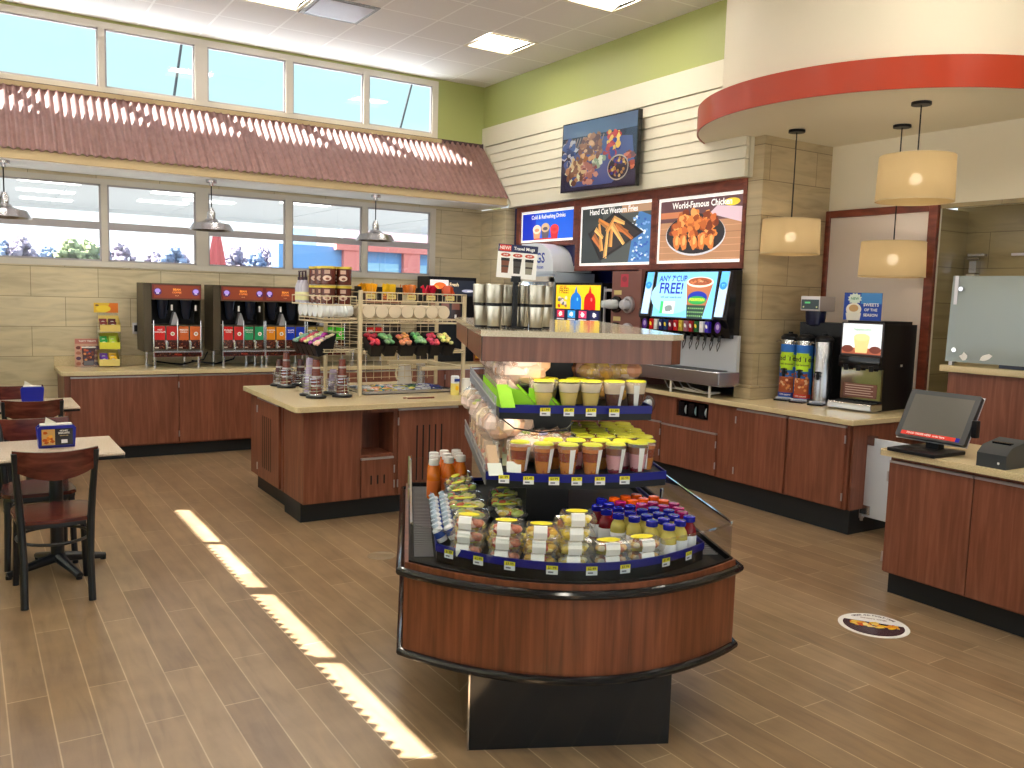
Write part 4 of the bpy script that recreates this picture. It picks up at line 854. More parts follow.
for i, (u_, n_, nm_) in enumerate(((.14, 2, 'wide pastry box beside the tall stack'), (.285, 2, 'wide pastry box next to the juice bottles'))):
    for q in range(n_): proto('boxw', lambda: mk_box('bun', .145, .115, .05)).put(K(u_, arcv(u_)+.06, zD+.051*q), KA+.15*(i+1), 'clear '+nm_+(', top one' if q else ', bottom one'), 'wide pastry boxes')
# salad bowls
def mk_salad(s_):
    rd = random.Random(s_); t = T('salad_tray', '', 'salad'); m = MB(); 
    m.lathe([(0, 0), (.06, 0), (.078, .028), (.08, .03)], n=22); o = P('tray', m, 'black', t); m = MB()
    for q in range(26): m.col = rd.choice([S(120, 170, 60), S(190, 210, 90), S(226, 216, 150), S(220, 90, 50), S(236, 200, 80), S(236, 226, 200)]); a = rd.uniform(0, 6.28); r_ = rd.uniform(0, .06); m.ball((r_*math.cos(a), r_*math.sin(a), .034+rd.uniform(0, .008)), rd.uniform(.010, .017), 6, (1.2, 1, .7))
    P('greens', m, 'cg', t); m = MB(); m.lathe([(.08, .03), (.074, .05), (.05, .058), (0, .06)], n=22); P('lid', m, 'clear', t)
    m = MB(S(222, 222, 60)); m.M = Matrix.Translation((0, .02, .0615)); m.ell(0, 0, .04, .018); P('sticker', m, 'cm', t, 'yellow green sticker'); return t
for i in range(3): proto('salad%d' % i, lambda: mk_salad(i))
for i in range(6):
    o = proto('salad%d' % (i % 3), lambda: mk_salad(i)).put(K(-.385, .50+.165*i+(0 if i else .0), zD+.045), KA+.3*i, 'oval salad tray in the left column of the display well, %s from the front' % ORD[i], 'salad trays'); o.scale = (1.25, .95, 1.2)
for i in range(3):
    o = proto('salad%d' % (i % 3), None).put(K(-.19+.02*i, .70+.18*i, zD+(.0)), KA+.3*i, 'round salad bowl with vegetables behind the food boxes, %s from the front' % ORD[i], 'salad bowls'); o.scale = (1.25, 1.05, 1.3)
# small blue and white tubes along the left edge
def mk_tubeb():
    t = T('yogurt_drink', '', 'bottle'); m = MB(S(230, 232, 240)); m.lathe([(0, 0), (.02, 0), (.022, .01), (.022, .055), (.012, .065), (.012, .07)], n=14); P('bottle', m, 'cg', t)
    m = MB(S(40, 70, 150)); m.lathe([(.0222, .02), (.0226, .022), (.0226, .045), (.0222, .047)], n=14); P('label_sleeve', m, 'cg', t, 'blue sleeve')
    m = MB(S(190, 206, 224)); m.lathe([(.0135, .066), (.0135, .08), (0, .081)], n=12); P('cap', m, 'cg', t); return t
for i in range(16):
    r_, c_ = divmod(i, 8); o = proto('tubeb', mk_tubeb).put(K(-.497+.045*r_+.004*c_*0, .30+.075*c_, zD+.03+.012*r_), KA, 'small white bottle with blue sleeve, %s left row, %s from the front' % (['outer', 'inner'][r_], ORD[c_]), 'small blue and white bottles'); o.rotation_euler = (0, -.5, KA)
# bottles
def mk_bottle(cap, liq, label, h=.142, r=.0325):
    t = T('juice_bottle', '', 'bottle'); m = MB(liq); m.lathe([(0, 0), (r*.94, 0), (r, .01), (r*.98, h*.3), (r, h*.52), (r*.97, h*.60), (r*.85, h*.70), (r*.5, h*.84), (r*.45, h*.9)], n=18); P('bottle', m, 'cg', t)
    m = MB(cap); n = 18; m.lathe([(r*.74, h*.85), (r*.78, h*.87), (r*.76, h), (r*.68, h*1.012), (0, h*1.015)], n=n); P('cap', m, 'cg', t, 'coloured screw cap')
    m = MB(label); m.lathe([(r*1.0, h*.06), (r*1.025, h*.08), (r*1.02, h*.44), (r*1.0, h*.46)], n=18); P('label_sleeve', m, 'cm', t, 'label sleeve'); return t
OR, MG, BL, WC = S(232, 92, 20), S(150, 28, 96), S(22, 28, 150), S(236, 232, 230)
kinds = {'or': (OR, S(196, 60, 30), S(220, 120, 60)), 'pk': (MG, S(140, 30, 60), S(226, 200, 210)), 'by': (BL, S(190, 176, 88), S(232, 234, 240)), 'br': (BL, S(120, 20, 30), S(232, 234, 240))}
def bt(k): return proto('bt'+k, lambda: mk_bottle(*kinds[k]))
cname = {'or': 'orange capped red juice bottle', 'pk': 'magenta capped juice bottle', 'by': 'blue capped yellow juice bottle', 'br': 'blue capped dark red juice bottle'}
rows = [('curved front row', [(.40, .09, 'by'), (.465, .15, 'by'), (.525, .215, 'br')]), ('second row', [(.345, .145, 'by'), (.405, .18, 'by'), (.465, .235, 'by'), (.52, .29, 'pk')]),
        ('third row', [(.29, .215, 'by'), (.35, .24, 'by'), (.41, .27, 'by'), (.47, .32, 'by'), (.525, .36, 'pk')]), ('fourth row', [(.235, .265, 'by'), (.295, .30, 'by'), (.355, .33, 'by'), (.415, .36, 'by'), (.47, .40, 'pk'), (.53, .44, 'pk')]),
        ('fifth row', [(.20, .335, 'br'), (.26, .365, 'br'), (.32, .40, 'by'), (.38, .43, 'pk'), (.44, .46, 'pk'), (.50, .50, 'or')]), ('sixth row', [(.175, .405, 'br'), (.235, .44, 'br'), (.295, .47, 'pk'), (.355, .50, 'or'), (.415, .53, 'or'), (.475, .57, 'or')]),
        ('seventh row', [(.22, .52, 'br'), (.285, .545, 'or'), (.345, .58, 'or'), (.405, .61, 'or')])]
for rn, bs in rows:
    for j, (u_, v_, k) in enumerate(bs): bt(k).put(K(u_, v_+.04, zD), KA, '%s, %s of the bottles, %s from left' % (cname[k], rn, ORD[j]), 'juice bottles at the right of the kiosk')
k_ = [(-.508, 1.36), (-.513, 1.18), (-.45, 1.42), (-.435, 1.24), (-.385, 1.44), (-.37, 1.28), (-.505, 1.27), (-.44, 1.33), (-.38, 1.36)]
for i, (u_, v_) in enumerate(k_):
    proto('btw', lambda: mk_bottle(WC, S(226, 120, 30), S(220, 110, 40), .20, .034)).put(K(u_, v_, zD), KA, 'white capped orange juice bottle at the back left corner of the kiosk, '+['outer rear', 'outer front', 'middle rear', 'middle front', 'inner rear', 'inner front', 'outer centre', 'middle centre', 'inner centre'][i], 'white capped orange juice bottles')
# travel mugs on top
def mk_mug():
    t = T('travel_mug', '', 'mug'); m = MB(); m.lathe([(0, 0), (.026, 0), (.028, .004), (.034, .095), (.034, .102), (.037, .108), (.039, .185), (.037, .188), (.034, .185), (.033, .12), (0, .118)], n=26); P('body', m, noisy('mug_steel', S(180, 174, 160), S(206, 202, 192), 8, .32, metal=1), t)
    m = MB(); m.lathe([(.0345, .094), (.037, .096), (.0375, .106), (.0365, .108)], n=26); P('grip_ring', m, 'black', t); m = MB(); m.lathe([(.0285, -.0), (.029, .008), (.028, .009)], n=20); P('base_ring', m, 'black', t); return t
mg = ['leftmost', 'second from left', 'third from left', 'fourth, just right of the sign', 'fifth from left', 'rightmost']
for i, (u_, v_) in enumerate(((-.337, .63), (-.29, .53), (-.215, .66), (-.16, .60), (-.115, .49), (-.06, .63))):
    o = proto('mug', mk_mug).put(K(u_, v_, 1.6125), .4*i, 'brushed steel travel mug on the kiosk top, '+mg[i], 'travel mugs on the kiosk top')
t = T('mug_sign', 'white and navy travel mugs price sign on a black post on the kiosk top', 'sign', K(-.20, .545, 1.612), -.42)
m = MB(); m.box(-.011, .011, -.008, .008, 0, .22); m.box(-.035, .035, -.03, .03, 0, .008); m.box(-.02, .02, -.012, .012, .20, .225); P('post', m, 'black', t)
m = MB(); m.M = flatM('-y', (0, -.010, .215)) @ Matrix.Rotation(-.05, 4, 'Z'); w = .086
m.col = WHT; m.prism([(-w, 0), (w, 0), (w, .142), (-w, .142)], -.004, 0); m.rect(-w, w, .11, .142, S(30, 40, 84), .0006); m.rect(-w+.006, -.03, .113, .139, S(214, 60, 50), .0010)
m.text('NEW!', -.056, .126, .019, WHT, .0014); m.text('Travel Mugs', .027, .126, .0185, WHT, .0014)
for k in range(3):
    x = -.052+.052*k; m.ell(x, .097, .021, .008, S(206, 80, 60), .0008); m.text(['$9.99', '$7.99', '$6.99'][k], x, .097, .009, WHT, .0012)
    m.poly([(x-.014, .02), (x+.014, .02), (x+.018, .08), (x-.018, .08)], [S(120, 70, 50), S(70, 66, 64), S(150, 144, 130)][k], .0008); m.rect(x-.0185, x+.0185, .072, .084, BLK, .0012); m.rect(x-.016, x+.016, .045, .052, S(60, 50, 46), .0012)
P('sign_board', m, 'cm', t)
# ================================================================== THINGS ON THE WINDOW COUNTER
M['bev'] = pm('dark_bronze_metal', S(92, 82, 66), .35, .6)
def bean_strip(m, x0, x1, y0, y1, z, n):
    m.rect(x0, x1, y0, y1, S(70, 28, 18), z)
    for q in range(n): m.ell(random.uniform(x0+.006, x1-.006), random.uniform(y0+.006, y1-.006), .007, .005, random.choice([S(120, 52, 30), S(40, 16, 12), S(150, 76, 48), S(92, 36, 24)]), z+.0003+q*.00002, rot=random.uniform(0, 3), n=8)
def dispenser(label, x, w, flavours, seed, left_side=True, group=None):
    """hot drink machine: header sign, dark bay with hoppers, flavour panels, drip ledge, chrome legs; front at y = 9.45"""
    t = T('drink_dispenser', label, 'drink machine', (x, 9.45, .90), 0, group); z0, z1, zm0, zm1 = .17, .88, .45, .71; sw = .008
    m = MB(); m.box(-.075*left_side, 0, .06, .46, z0, z1); m.box(w-sw, w, 0.02, .46, z0, z1); m.box(-.075*left_side, w, .44, .46, z0, z1); m.box(0, w, .02, .44, zm1, z1-.004); m.box(0, w, .05, .44, z0, zm0); m.box(-.075*left_side, w, .02, .46, z1-.004, z1)
    P('cabinet', m, 'bev', t)
    m = MB(); m.M = flatM('-y', (0, .018, 0)); m.rect(0, w, zm1+.012, z1-.014, S(84, 24, 20)); m.rect(.02, w-.02, zm1+.02, z1-.022, S(112, 46, 24), .0004)
    for q, xx in enumerate((.055, w-.055)): m.ell(xx, (zm1+z1)/2, .038, .038, S(60, 26, 96), .0008, n=24); m.ell(xx, (zm1+z1)/2+.008, .028, .022, S(150, 130, 200), .0012, n=20); m.text('hot', xx, (zm1+z1)/2-.018, .018, WHT, .0016)
    m.text('BEAN', w/2, (zm1+z1)/2+.022, .03, S(236, 150, 60), .0008); m.text('COFFEE', w/2, (zm1+z1)/2-.008, .026, S(226, 130, 60), .0008); m.text('* * *', w/2, (zm1+z1)/2-.045, .02, S(250, 210, 150), .0008)
    P('header_sign', m, 'ce', t, 'brown and orange header sign')
    m = MB(); m.box(.004, w-.01, .3, .43, zm0, zm1); P('bay', m, 'black', t)
    for xx in (w*.25, w*.74):
        m = MB(S(30, 36, 52)); m.lathe([(.075, 0), (.07, -.02), (.05, -.16), (.035, -.2), (.0, -.2)], (xx, .15, zm1), 18); h = P('hopper', m, 'cg', t)
        m = MB(WHT); m.M = flatM('-y', (0, .07, 0)); m.rect(xx+.07, xx+.09, zm1-.11, zm1-.05); P('tag', m, 'cm', h)
    m = MB(S(160, 160, 166)); m.add([(w*.40, .1, zm0), (w*.56, .1, zm0), (w*.56, .1, zm0+.05), (w*.50, .1, zm0+.13), (w*.47, .1, zm0+.13), (w*.42, .1, zm0+.03), (w*.40, .2, zm0), (w*.56, .2, zm0), (w*.50, .2, zm0+.13), (w*.47, .2, zm0+.13)], [(0, 1, 2, 3, 4, 5), (2, 1, 7, 8), (3, 2, 8), (4, 3, 8, 9), (5, 4, 9, 6)]); P('spout', m, 'cg', t)
    nf = len(flavours); pw = (w-.02)/nf
    for q, (c, s1) in enumerate(flavours):
        a = .012+pw*q; m = MB(); m.box(a, a+pw-.004, 0, .05, z0+.02, zm0); f = P('flavour_panel', m, 'bev', t)
        m = MB(); m.M = flatM('-y', (0, -.001, 0)); m.rect(a+.006, a+pw-.010, zm0-.155, zm0-.012, c); bean_strip(m, a+.006, a+pw-.010, z0+.03, zm0-.155, .0002, 26)
        if q % 2 == 0: m.text(s1[0], a+pw/2, zm0-.05, .022, WHT, .0008); m.text(s1[1], a+pw/2, zm0-.072, .018, WHT, .0008)
        else: m.ell(a+pw*.55, zm0-.09, .021, .021, WHT, .0008); m.ell(a+pw*.55, zm0-.09, .012, .012, S(196, 160, 100), .0012)
        m.rect(a+.008, a+.045, z0+.04, z0+.052, S(220, 200, 180), .0012); P('flavour_card', m, 'cg', f, 'coloured flavour card')
    for q in range(nf//2):
        xx = .012+pw*(2*q+1); m = MB(); m.cyl((xx, -.045, zm0-.21), (xx, 0, zm0-.17), .014, .02, 12); m.cyl((xx, -.045, zm0-.25), (xx, -.04, zm0-.17), .011, .017, 12); P('nozzle', m, 'chrome', t)
    for q in range(nf//2+1):
        xx = .008+pw*2*q; m = MB(); m.cyl((xx, -.008, z0), (xx, -.008, zm0+.05), .005, n=8); P('guard_rod', m, 'chrome', t)
    m = MB(); m.box(0, w, -.06, .0, z0+.0, z0+.015); m.box(0, w, -.02, .05, z0-.05, z0+.0); P('drip_ledge', m, 'steel', t)
    m = MB(); m.M = flatM('-y', (0, -.0215, 0)); m.rect(.01, w-.01, z0-.048, z0-.004, S(116, 28, 20)); bean_strip(m, .02, w-.02, z0-.044, z0-.008, .0003, 40); m.text('FRESH', w/2, z0-.026, .026, S(226, 70, 50), .0018); P('base_sign', m, 'cg', t)
    for xx, yy in ((.02, .02), (w-.03, .02), (.0, .38), (w-.1, .38)): m = MB(); m.cyl((xx, yy, 0), (xx, yy, z0-.02), .014); m.cyl((xx, yy, 0), (xx, yy, .012), .019); P('leg', m, 'chrome', t)
    return t
RD, DR, ORG, GRN, YO, BLU, OL = S(206, 32, 28), S(190, 26, 26), S(206, 98, 34), S(36, 150, 96), S(232, 146, 30), S(26, 60, 190), S(150, 130, 60)
dispenser('left stand-alone drink dispenser with two red and two orange flavour panels', 1.645, .487, [(RD, ('HOT', 'CHOCOLATE')), (DR, ('', '')), (ORG, ('FRENCH', 'VANILLA')), (ORG, ('', ''))], 1)
dispenser('drink dispenser with red and green flavour panels, left half of the joined pair', 2.34, .462, [(RD, ('ENGLISH', 'TOFFEE')), (DR, ('', '')), (GRN, ('FRENCH', 'VANILLA')), (GRN, ('', ''))], 2)
dispenser('drink dispenser with orange and blue flavour panels, right half of the joined pair', 2.802, .462, [(YO, ('PUMPKIN', 'SPICE')), (YO, ('', '')), (BLU, ('WHITE', 'MOCHA')), (BLU, ('', ''))], 3, False)
dispenser('drink dispenser with olive and green panels seen through the wire rack', 3.27, .462, [(OL, ('HAZELNUT', '')), (OL, ('', '')), (S(60, 190, 30), ('MINT', '')), (S(60, 190, 30), ('', ''))], 4, False)
dispenser('drink dispenser with red panels farthest right behind the wire rack', 3.98, .462, [(RD, ('DARK', 'ROAST')), (DR, ('', '')), (S(50, 46, 44), ('', '')), (S(50, 46, 44), ('', ''))], 5)
for i, (x0, x1) in enumerate(((1.70, 2.28), (2.10, 2.60))):
    m = MB(); m.tube([(x0, 9.80, .95), ((x0*.7+x1*.3), 9.78, .925), ((x0+x1)/2, 9.76, .915), (x1-.05, 9.80, .96), (x1, 9.84, 1.04)], .009, 8); O('power_cable', m, 'black', 'black cable sagging behind the drink dispensers, '+['left loop', 'right loop'][i], 'cable')
# coffee display by the corner
t = T('coffee_display', 'black framed coffee display with a dark Fresh sign in the corner of the window counter', 'display', (4.88, 9.62, .9))
m = MB(); m.box(0, .68, .02, .3, .0, .82); m.box(0, .68, -.01, .3, .80, 1.07); P('cabinet', m, 'black', t)
m = MB(); m.M = flatM('-y', (0, -.011, 0)); m.rect(.02, .28, .835, 1.03, S(230, 220, 216)); m.ell(.16, .95, .09, .05, S(232, 100, 30), .0004); m.ell(.1, .93, .05, .03, S(236, 150, 60), .0008); m.rect(.12, .24, .84, .90, S(240, 210, 120), .0006)
m.rect(.29, .655, .835, 1.03, S(36, 40, 52), .0002); m.text('Fresh', .36, .975, .06, S(236, 214, 170), .0006); m.ell(.56, .90, .09, .02, S(170, 170, 190), .0006); m.rect(.55, .66, .895, .905, S(230, 230, 240), .001); P('header_sign', m, 'ce', t)
for k in range(3):
    m = MB(); m.M = flatM('-y', (0, .018, 0)); x = .04+.15*k; m.rect(x, x+.135, .50, .78, S(70, 48, 44)); m.rect(x+.01, x+.12, .66, .74, S(150, 96, 84), .0004); m.rect(x+.05, x+.08, .55, .60, WHT, .0004); P('flavour_card', m, 'cg', t)
for k in range(6):
    r_, c_ = divmod(k, 2); t = T('tea_box', 'yellow tea box beside the coffee display, %s row, %s' % (['top', 'middle', 'bottom'][r_], ['left', 'right'][c_]), 'box', (5.575+.13*c_, 9.62, .91+.26*(2-r_)), 0, 'yellow tea boxes')
    m = MB(); m.rbox(0, .12, 0, .12, 0, .235, .003, 1); P('carton', m, pm('yellow_carton', S(232, 172, 30), .5), t); m = MB(); m.M = flatM('-y', (0, -.001, 0)); m.rect(0, .12, 0, .03, S(120, 50, 20)); m.rect(.02, .1, .08, .19, S(250, 206, 70), .0003); P('print', m, 'cm', t)
m = MB()
for k in range(3): m.box(5.565, 5.83, 9.6, 9.78, .895+.26*k, .909+.26*k)
m.box(5.56, 5.567, 9.6, 9.78, .9, 1.68); m.box(5.825, 5.832, 9.6, 9.78, .9, 1.68); O('box_rack', m, 'lam', 'brown rack holding the yellow tea boxes in the corner', 'rack')
# snack rack, flyer and cup sign
t = T('snack_rack', 'yellow three tier cardboard snack rack on the left of the window counter', 'rack', (1.17, 9.72, .9))
m = MB(); m.box(.0, .20, .12, .13, .0, .66); m.box(.0, .006, -.03, .12, 0, .46); m.box(.20, .206, -.03, .12, 0, .46); P('backing', m, 'clear', t)
m = MB(); m.M = flatM('-y', (0, .08, 0)); m.rect(-.03, .20, .56, .66, S(232, 190, 60)); m.poly([(.08, .56), (.20, .56), (.20, .66), (.12, .66)], S(226, 120, 30), .0004); m.ell(0.0, .635, .018, .008, S(110, 70, 50), .0006); m.ell(.06, .6, .07, .035, S(246, 214, 60), .0005); P('header_card', m, 'cm', t)
for k, (z, c1, c2) in enumerate(((.37, S(226, 200, 110), S(150, 60, 50)), (.19, S(214, 210, 60), S(40, 140, 60)), (.015, S(226, 206, 120), S(110, 60, 160)))):
    x = .0+.02*(2-k)*.3; m = MB(c1); m.add([(x, -.05, z), (x+.19, -.05, z), (x+.19, .10, z+.03), (x, .10, z+.03), (x, -.05, z+.07), (x+.19, -.05, z+.07), (x+.19, .10, z+.16), (x, .10, z+.16)], [(0, 3, 2, 1), (0, 1, 5, 4), (2, 3, 7, 6), (1, 2, 6, 5), (3, 0, 4, 7)]); P('tray', m, 'cm', t)
for k, (z, cs) in enumerate(((.40, [S(120, 40, 44), S(90, 30, 34)]), (.22, [S(50, 160, 70), S(190, 220, 70)]), (.045, [S(110, 60, 170), S(236, 190, 40)]))):
    for q in range(4):
        o = proto('snack%d%d' % (k, q % 2), lambda: (lambda t_: (P('wrapper', MB(cs[q % 2]).rbox(-.036, .036, -.012, .012, 0, .09, .006), 'cg', t_), P('print', (lambda mm: (setattr(mm, 'M', flatM('-y', (0, -.0125, 0))), mm.ell(0, .05, .022, .016, S(240, 236, 220)), mm)[-1])(MB()), 'cm', t_), t_)[-1])(T('snack_pack', '', 'snack')))
        o.put((1.215+.085*(q % 2), 9.70+.05*(q//2), .9+z-.02+.03*(q//2)), .1, '%s snack pack in the %s tray of the yellow rack, %s %s' % ([['dark red', 'maroon'], ['green', 'lime'], ['purple', 'yellow']][k][q % 2], ['top', 'middle', 'bottom'][k], ['front', 'back'][q//2], ['left', 'right'][q % 2]), 'snack packs in the rack')
t = T('bean_flyer', 'standing card with rows of brown coffee pictures behind the cup sign', 'card', (.96, 9.84, .9)); m = MB(S(206, 160, 140)); m.box(0, .235, 0, .006, 0, .29); P('board', m, 'cm', t)
m = MB(); m.M = flatM('-y', (0, -.001, 0)); m.rect(.005, .23, .235, .285, S(190, 120, 110)); m.text('TASTY TREATS', .118, .262, .024, WHT, .0004)
for r_ in range(4):
    for c_ in range(4): m.ell(.035+.055*c_, .03+.055*r_, .024, .018, random.choice([S(140, 70, 60), S(110, 50, 50), S(176, 110, 90), S(92, 60, 90)]), .0004+r_*.0002)
P('print', m, 'cm', t)
t = T('cup_sign', 'small clear stand with a dark drink cup picture on the left of the window counter', 'sign', (1.0, 9.72, .9)); m = MB(); m.box(0, .15, 0, .004, 0, .22); m.box(0, .15, 0, .06, 0, .004); P('holder', m, 'clear', t)
m = MB(); m.M = flatM('-y', (0, -.001, 0)); m.poly([(.028, .02), (.122, .02), (.138, .20), (.012, .20)], S(70, 44, 54)); m.rect(.01, .14, .2, .214, WHT, .0004); m.rect(.0, .012, .18, .214, S(226, 120, 100), .0004)
for q in range(18): m.ell(random.uniform(.035, .115), random.uniform(.07, .19), .013, .011, random.choice([S(190, 90, 60), S(226, 150, 90), S(120, 60, 50), S(60, 60, 100)]), .0006+q*.0001)
m.rect(.03, .12, .025, .07, S(110, 110, 120), .0024); P('print', m, 'cm', t)
t = T('wall_outlet', 'grey power outlet on the tiled wall left of the dispensers', 'outlet', (1.572, 9.995, 1.29)); m = MB(); m.rbox(-.038, .038, -.012, 0, -.06, .06, .004); P('plate', m, 'alum', t)
m = MB(); m.box(-.022, .022, -.018, -.012, -.035, .035); P('socket', m, 'black', t)
# ================================================================== CONDIMENT ISLAND
rk = T('wire_rack', 'beige wire rack with two shelf levels standing on the condiment island', 'rack', (0, 0, .90)); zt = .865
for x, y in ((2.72, 6.56), (2.68, 7.24), (3.70, 6.59), (3.78, 7.26)): m = MB(); m.rbox(x-.014, x+.014, y-.014, y+.014, .0, zt if x < 3.7 or y > 7 else .84, .002, 1); P('post', m, 'wire', rk)
def wshelf(nm, x0, x1, y0, y1, z, h, dy=0):
    m = MB(); 
    for zz in (z, z+h): m.tube([(x0, y0, zz), (x1, y0, zz), (x1, y1, zz+dy), (x0, y1, zz+dy)], .005, 6, True)
    n = int((x1-x0)/.045)
    for k in range(n+1): x = x0+(x1-x0)*k/n; m.tube([(x, y0, z+h), (x, y0, z), (x, y1, z+dy), (x, y1, z+dy+h)], .003, 5)
    P(nm, m, 'wire', rk)
wshelf('top_basket', 2.72, 3.70, 6.56, 6.86, .78, .07); wshelf('left_top_basket', 2.40, 2.70, 6.60, 7.3, .74, .07); wshelf('cup_shelf', 2.74, 3.70, 6.56, 6.9, .60, .03)
wshelf('left_cup_shelf', 2.42, 2.70, 6.58, 7.18, .60, .03); wshelf('bin_shelf', 2.74, 3.70, 6.56, 6.84, .35, .02); wshelf('left_bin_shelf', 2.44, 2.70, 6.62, 7.22, .36, .02)
m = MB()
for k in range(14): z = .08+.052*k; m.tube([(2.70, 7.24, z), (3.76, 7.26, z)], .003, 5); m.tube([(2.71, 6.57, z), (2.69, 7.24, z)], .003, 5) if k > 5 else None
for k in range(14): x = 2.75+.078*k; m.tube([(x, 7.25, .06), (x, 7.25, .80)], .003, 5)
P('back_grid', m, 'wire', rk)
m = MB(); m.rbox(3.30, 3.80, 6.60, 6.62, .20, .23, .003, 1); m.rbox(3.68, 3.71, 6.6, 7.26, .20, .23, .003, 1); m.rbox(3.28, 3.76, 7.24, 7.26, .20, .23, .003, 1); P('low_rail', m, 'wire', rk)
# jars
def mk_jar():
    t = T('topping_jar', '', 'jar'); m = MB(S(92, 40, 30)); m.lathe([(0, 0), (.058, 0), (.06, .01), (.06, .13), (.0, .13)], n=22); P('jar', m, 'cg', t)
    m = MB(S(214, 190, 60)); m.lathe([(.062, .128), (.062, .146), (0, .148)], n=22); P('lid', m, 'cm', t, 'yellow lid'); m = MB(); m.M = flatM('-y', (0, -.0608, 0))
    for mm_ in (Matrix.Rotation(-.5, 4, 'Z') @ flatM('-y', (0, -.0612, 0)),):
        m.M = mm_; m.ell(0, .05, .034, .022, S(226, 196, 176)); m.ell(0.004, .045, .016, .010, S(130, 70, 50), .0004); m.rect(-.022, .022, .085, .115, S(200, 160, 140), .0003)
    P('paper_label', m, 'cm', t); return t
for k in range(12):
    lv, q = divmod(k, 6); c_, r_ = q % 2, q//2
    proto('jar', mk_jar).put((2.49+.135*c_, 6.68+.138*r_, .9+.747+.155*lv), 0, 'brown topping jar with yellow lid, %s layer, %s row, %s' % (['lower', 'upper'][lv], ['front', 'middle', 'rear'][r_], ['left', 'right'][c_]), 'topping jars on the wire rack')
def mk_syrup():
    t = T('syrup_bottle', '', 'bottle'); m = MB(S(190, 186, 200)); m.lathe([(0, 0), (.034, 0), (.036, .02), (.036, .13), (.014, .19), (.014, .2), (0, .2)], n=16); P('bottle', m, 'cg', t)
    m = MB(S(230, 226, 170)); m.lathe([(.0365, .02), (.0368, .025), (.0368, .085), (.0365, .09)], n=16); P('paper_label', m, 'cm', t); m = MB(); m.cyl((0, 0, .19), (0, 0, .27), .008); m.cyl((0, 0, .19), (0, 0, .215), .016); m.tube([(0, 0, .265), (-.035, -.02, .262)], .006, 6); P('pump', m, pm('purple_pump', S(52, 22, 40), .3), t); return t
for k, (x, y) in enumerate(((2.455, 7.12), (2.455, 7.20), (2.455, 7.28), (2.56, 7.14), (2.56, 7.24))): proto('syrup', mk_syrup).put((x, y, .9+.747), .3*k, 'pump syrup bottle behind the topping jars, %s' % ['left row front', 'left row middle', 'left row rear', 'right row front', 'right row rear'][k], 'syrup bottles')
# condiment boxes on the top basket
cc = [(S(236, 168, 30), 'orange yellow'), (S(240, 196, 40), 'bright yellow'), (S(214, 124, 50), 'amber'), (S(206, 30, 60), 'crimson'), (S(226, 90, 40), 'red orange')]
for k, (c, nm_) in enumerate(cc):
    t = T('packet_bin', 'clear bin of %s packets on the top basket of the wire rack' % nm_, 'bin', (2.84+.185*k, 6.70, .9+.787)); m = MB(); m.box(-.07, .07, -.06, .06, 0, .09); P('bin', m, 'kglass', t)
    m = MB()
    for q in range(9): m.col = c; m.M = Matrix.Translation((random.uniform(-.045, .045), random.uniform(-.04, .04), .075)) @ Matrix.Rotation(random.uniform(-.5, .5), 4, 'Y') @ Matrix.Rotation(random.uniform(0, 3), 4, 'Z'); m.box(-.03, .03, -.004, .004, -.02, .06)
    P('packets', m, 'cg', t, nm_+' packets', None); m = MB(S(226, 206, 130)); m.M = flatM('-y', (0, -.062, 0)); m.rect(-.04, .045, .01, .05); m.text('SUGAR' if k != 3 else 'HONEY', .002, .03, .016, S(120, 80, 40), .0004); P('paper_label', m, 'cm', t)
    m = MB(); m.box(-.105, -.075, -.05, .03, 0, .11); P('side_divider', m, 'black', t)
# cup stacks lying on the rack
def mk_stack(col):
    t = T('cup_stack', '', 'cups'); m = MB(col); prof = [(.0, 0), (.055, 0)]
    for q in range(8): prof += [(.057, .004+q*.03), (.054, .012+q*.03), (.051, .030+q*.03)]
    prof += [(.042, .27), (0, .27)]
    m.M = Matrix.Translation((0, 0, .06)) @ Matrix.Rotation(-PI/2, 4, 'X'); m.lathe(prof, n=22); P('cups', m, 'cg', t); return t
for k in range(7): proto('stF', lambda: mk_stack(S(236, 222, 196))).put((2.80+.115*k, 6.57, .9+.635), 0, 'cream cup stack lying on the front of the wire rack, %s from the left' % ORD[k], 'front cup stacks')
for k in range(5): proto('stL', lambda: mk_stack(S(236, 240, 244))).put((2.41, 6.65+.118*k, .9+.635), -PI/2, 'white cup stack lying on the left wing of the wire rack, %s from the front' % ORD[k], 'left cup stacks')
# creamer bins
bc = [(S(206, 60, 80), 'pink red'), (S(120, 170, 120), 'sage green'), (S(226, 150, 110), 'salmon'), (S(130, 190, 130), 'light green'), (S(222, 84, 110), 'rose'), (S(230, 224, 140), 'pale yellow')]
def bin_(c, nm_, lab, loc, rz, w):
    t = T('creamer_bin', lab, 'bin', loc, rz); m = MB(); a = w/2
    m.add([(-a, -.10, .03), (a, -.10, .03), (a, .09, .13), (-a, .09, .13), (-a*.8, -.06, -.06), (a*.8, -.06, -.06), (a*.8, .06, -.02), (-a*.8, .06, -.02)], [(4, 7, 6, 5), (0, 4, 5, 1), (1, 5, 6, 2), (2, 6, 7, 3), (3, 7, 4, 0)]); P('bin', m, 'black', t)
    m = MB(c)
    for q in range(16):
        y = random.uniform(-.075, .065); m.col = tuple(min(1, v*random.uniform(.75, 1.25)) for v in c); m.ball((random.uniform(-a*.7, a*.7), y, .03+(y+.10)*.53), .024, 6, (1, 1, .7), .1)
    P('creamer_pods', m, 'cg', t, nm_+' creamer pods', 'stuff'); return t
for k, (c, nm_) in enumerate(bc): bin_(c, nm_, 'black bin of %s creamers on the front of the wire rack' % nm_, (2.83+.125*k+(.03 if k > 1 else 0)+(.01 if k > 2 else 0), 6.56, .9+.39), 0, .11 if k != 2 else .14)
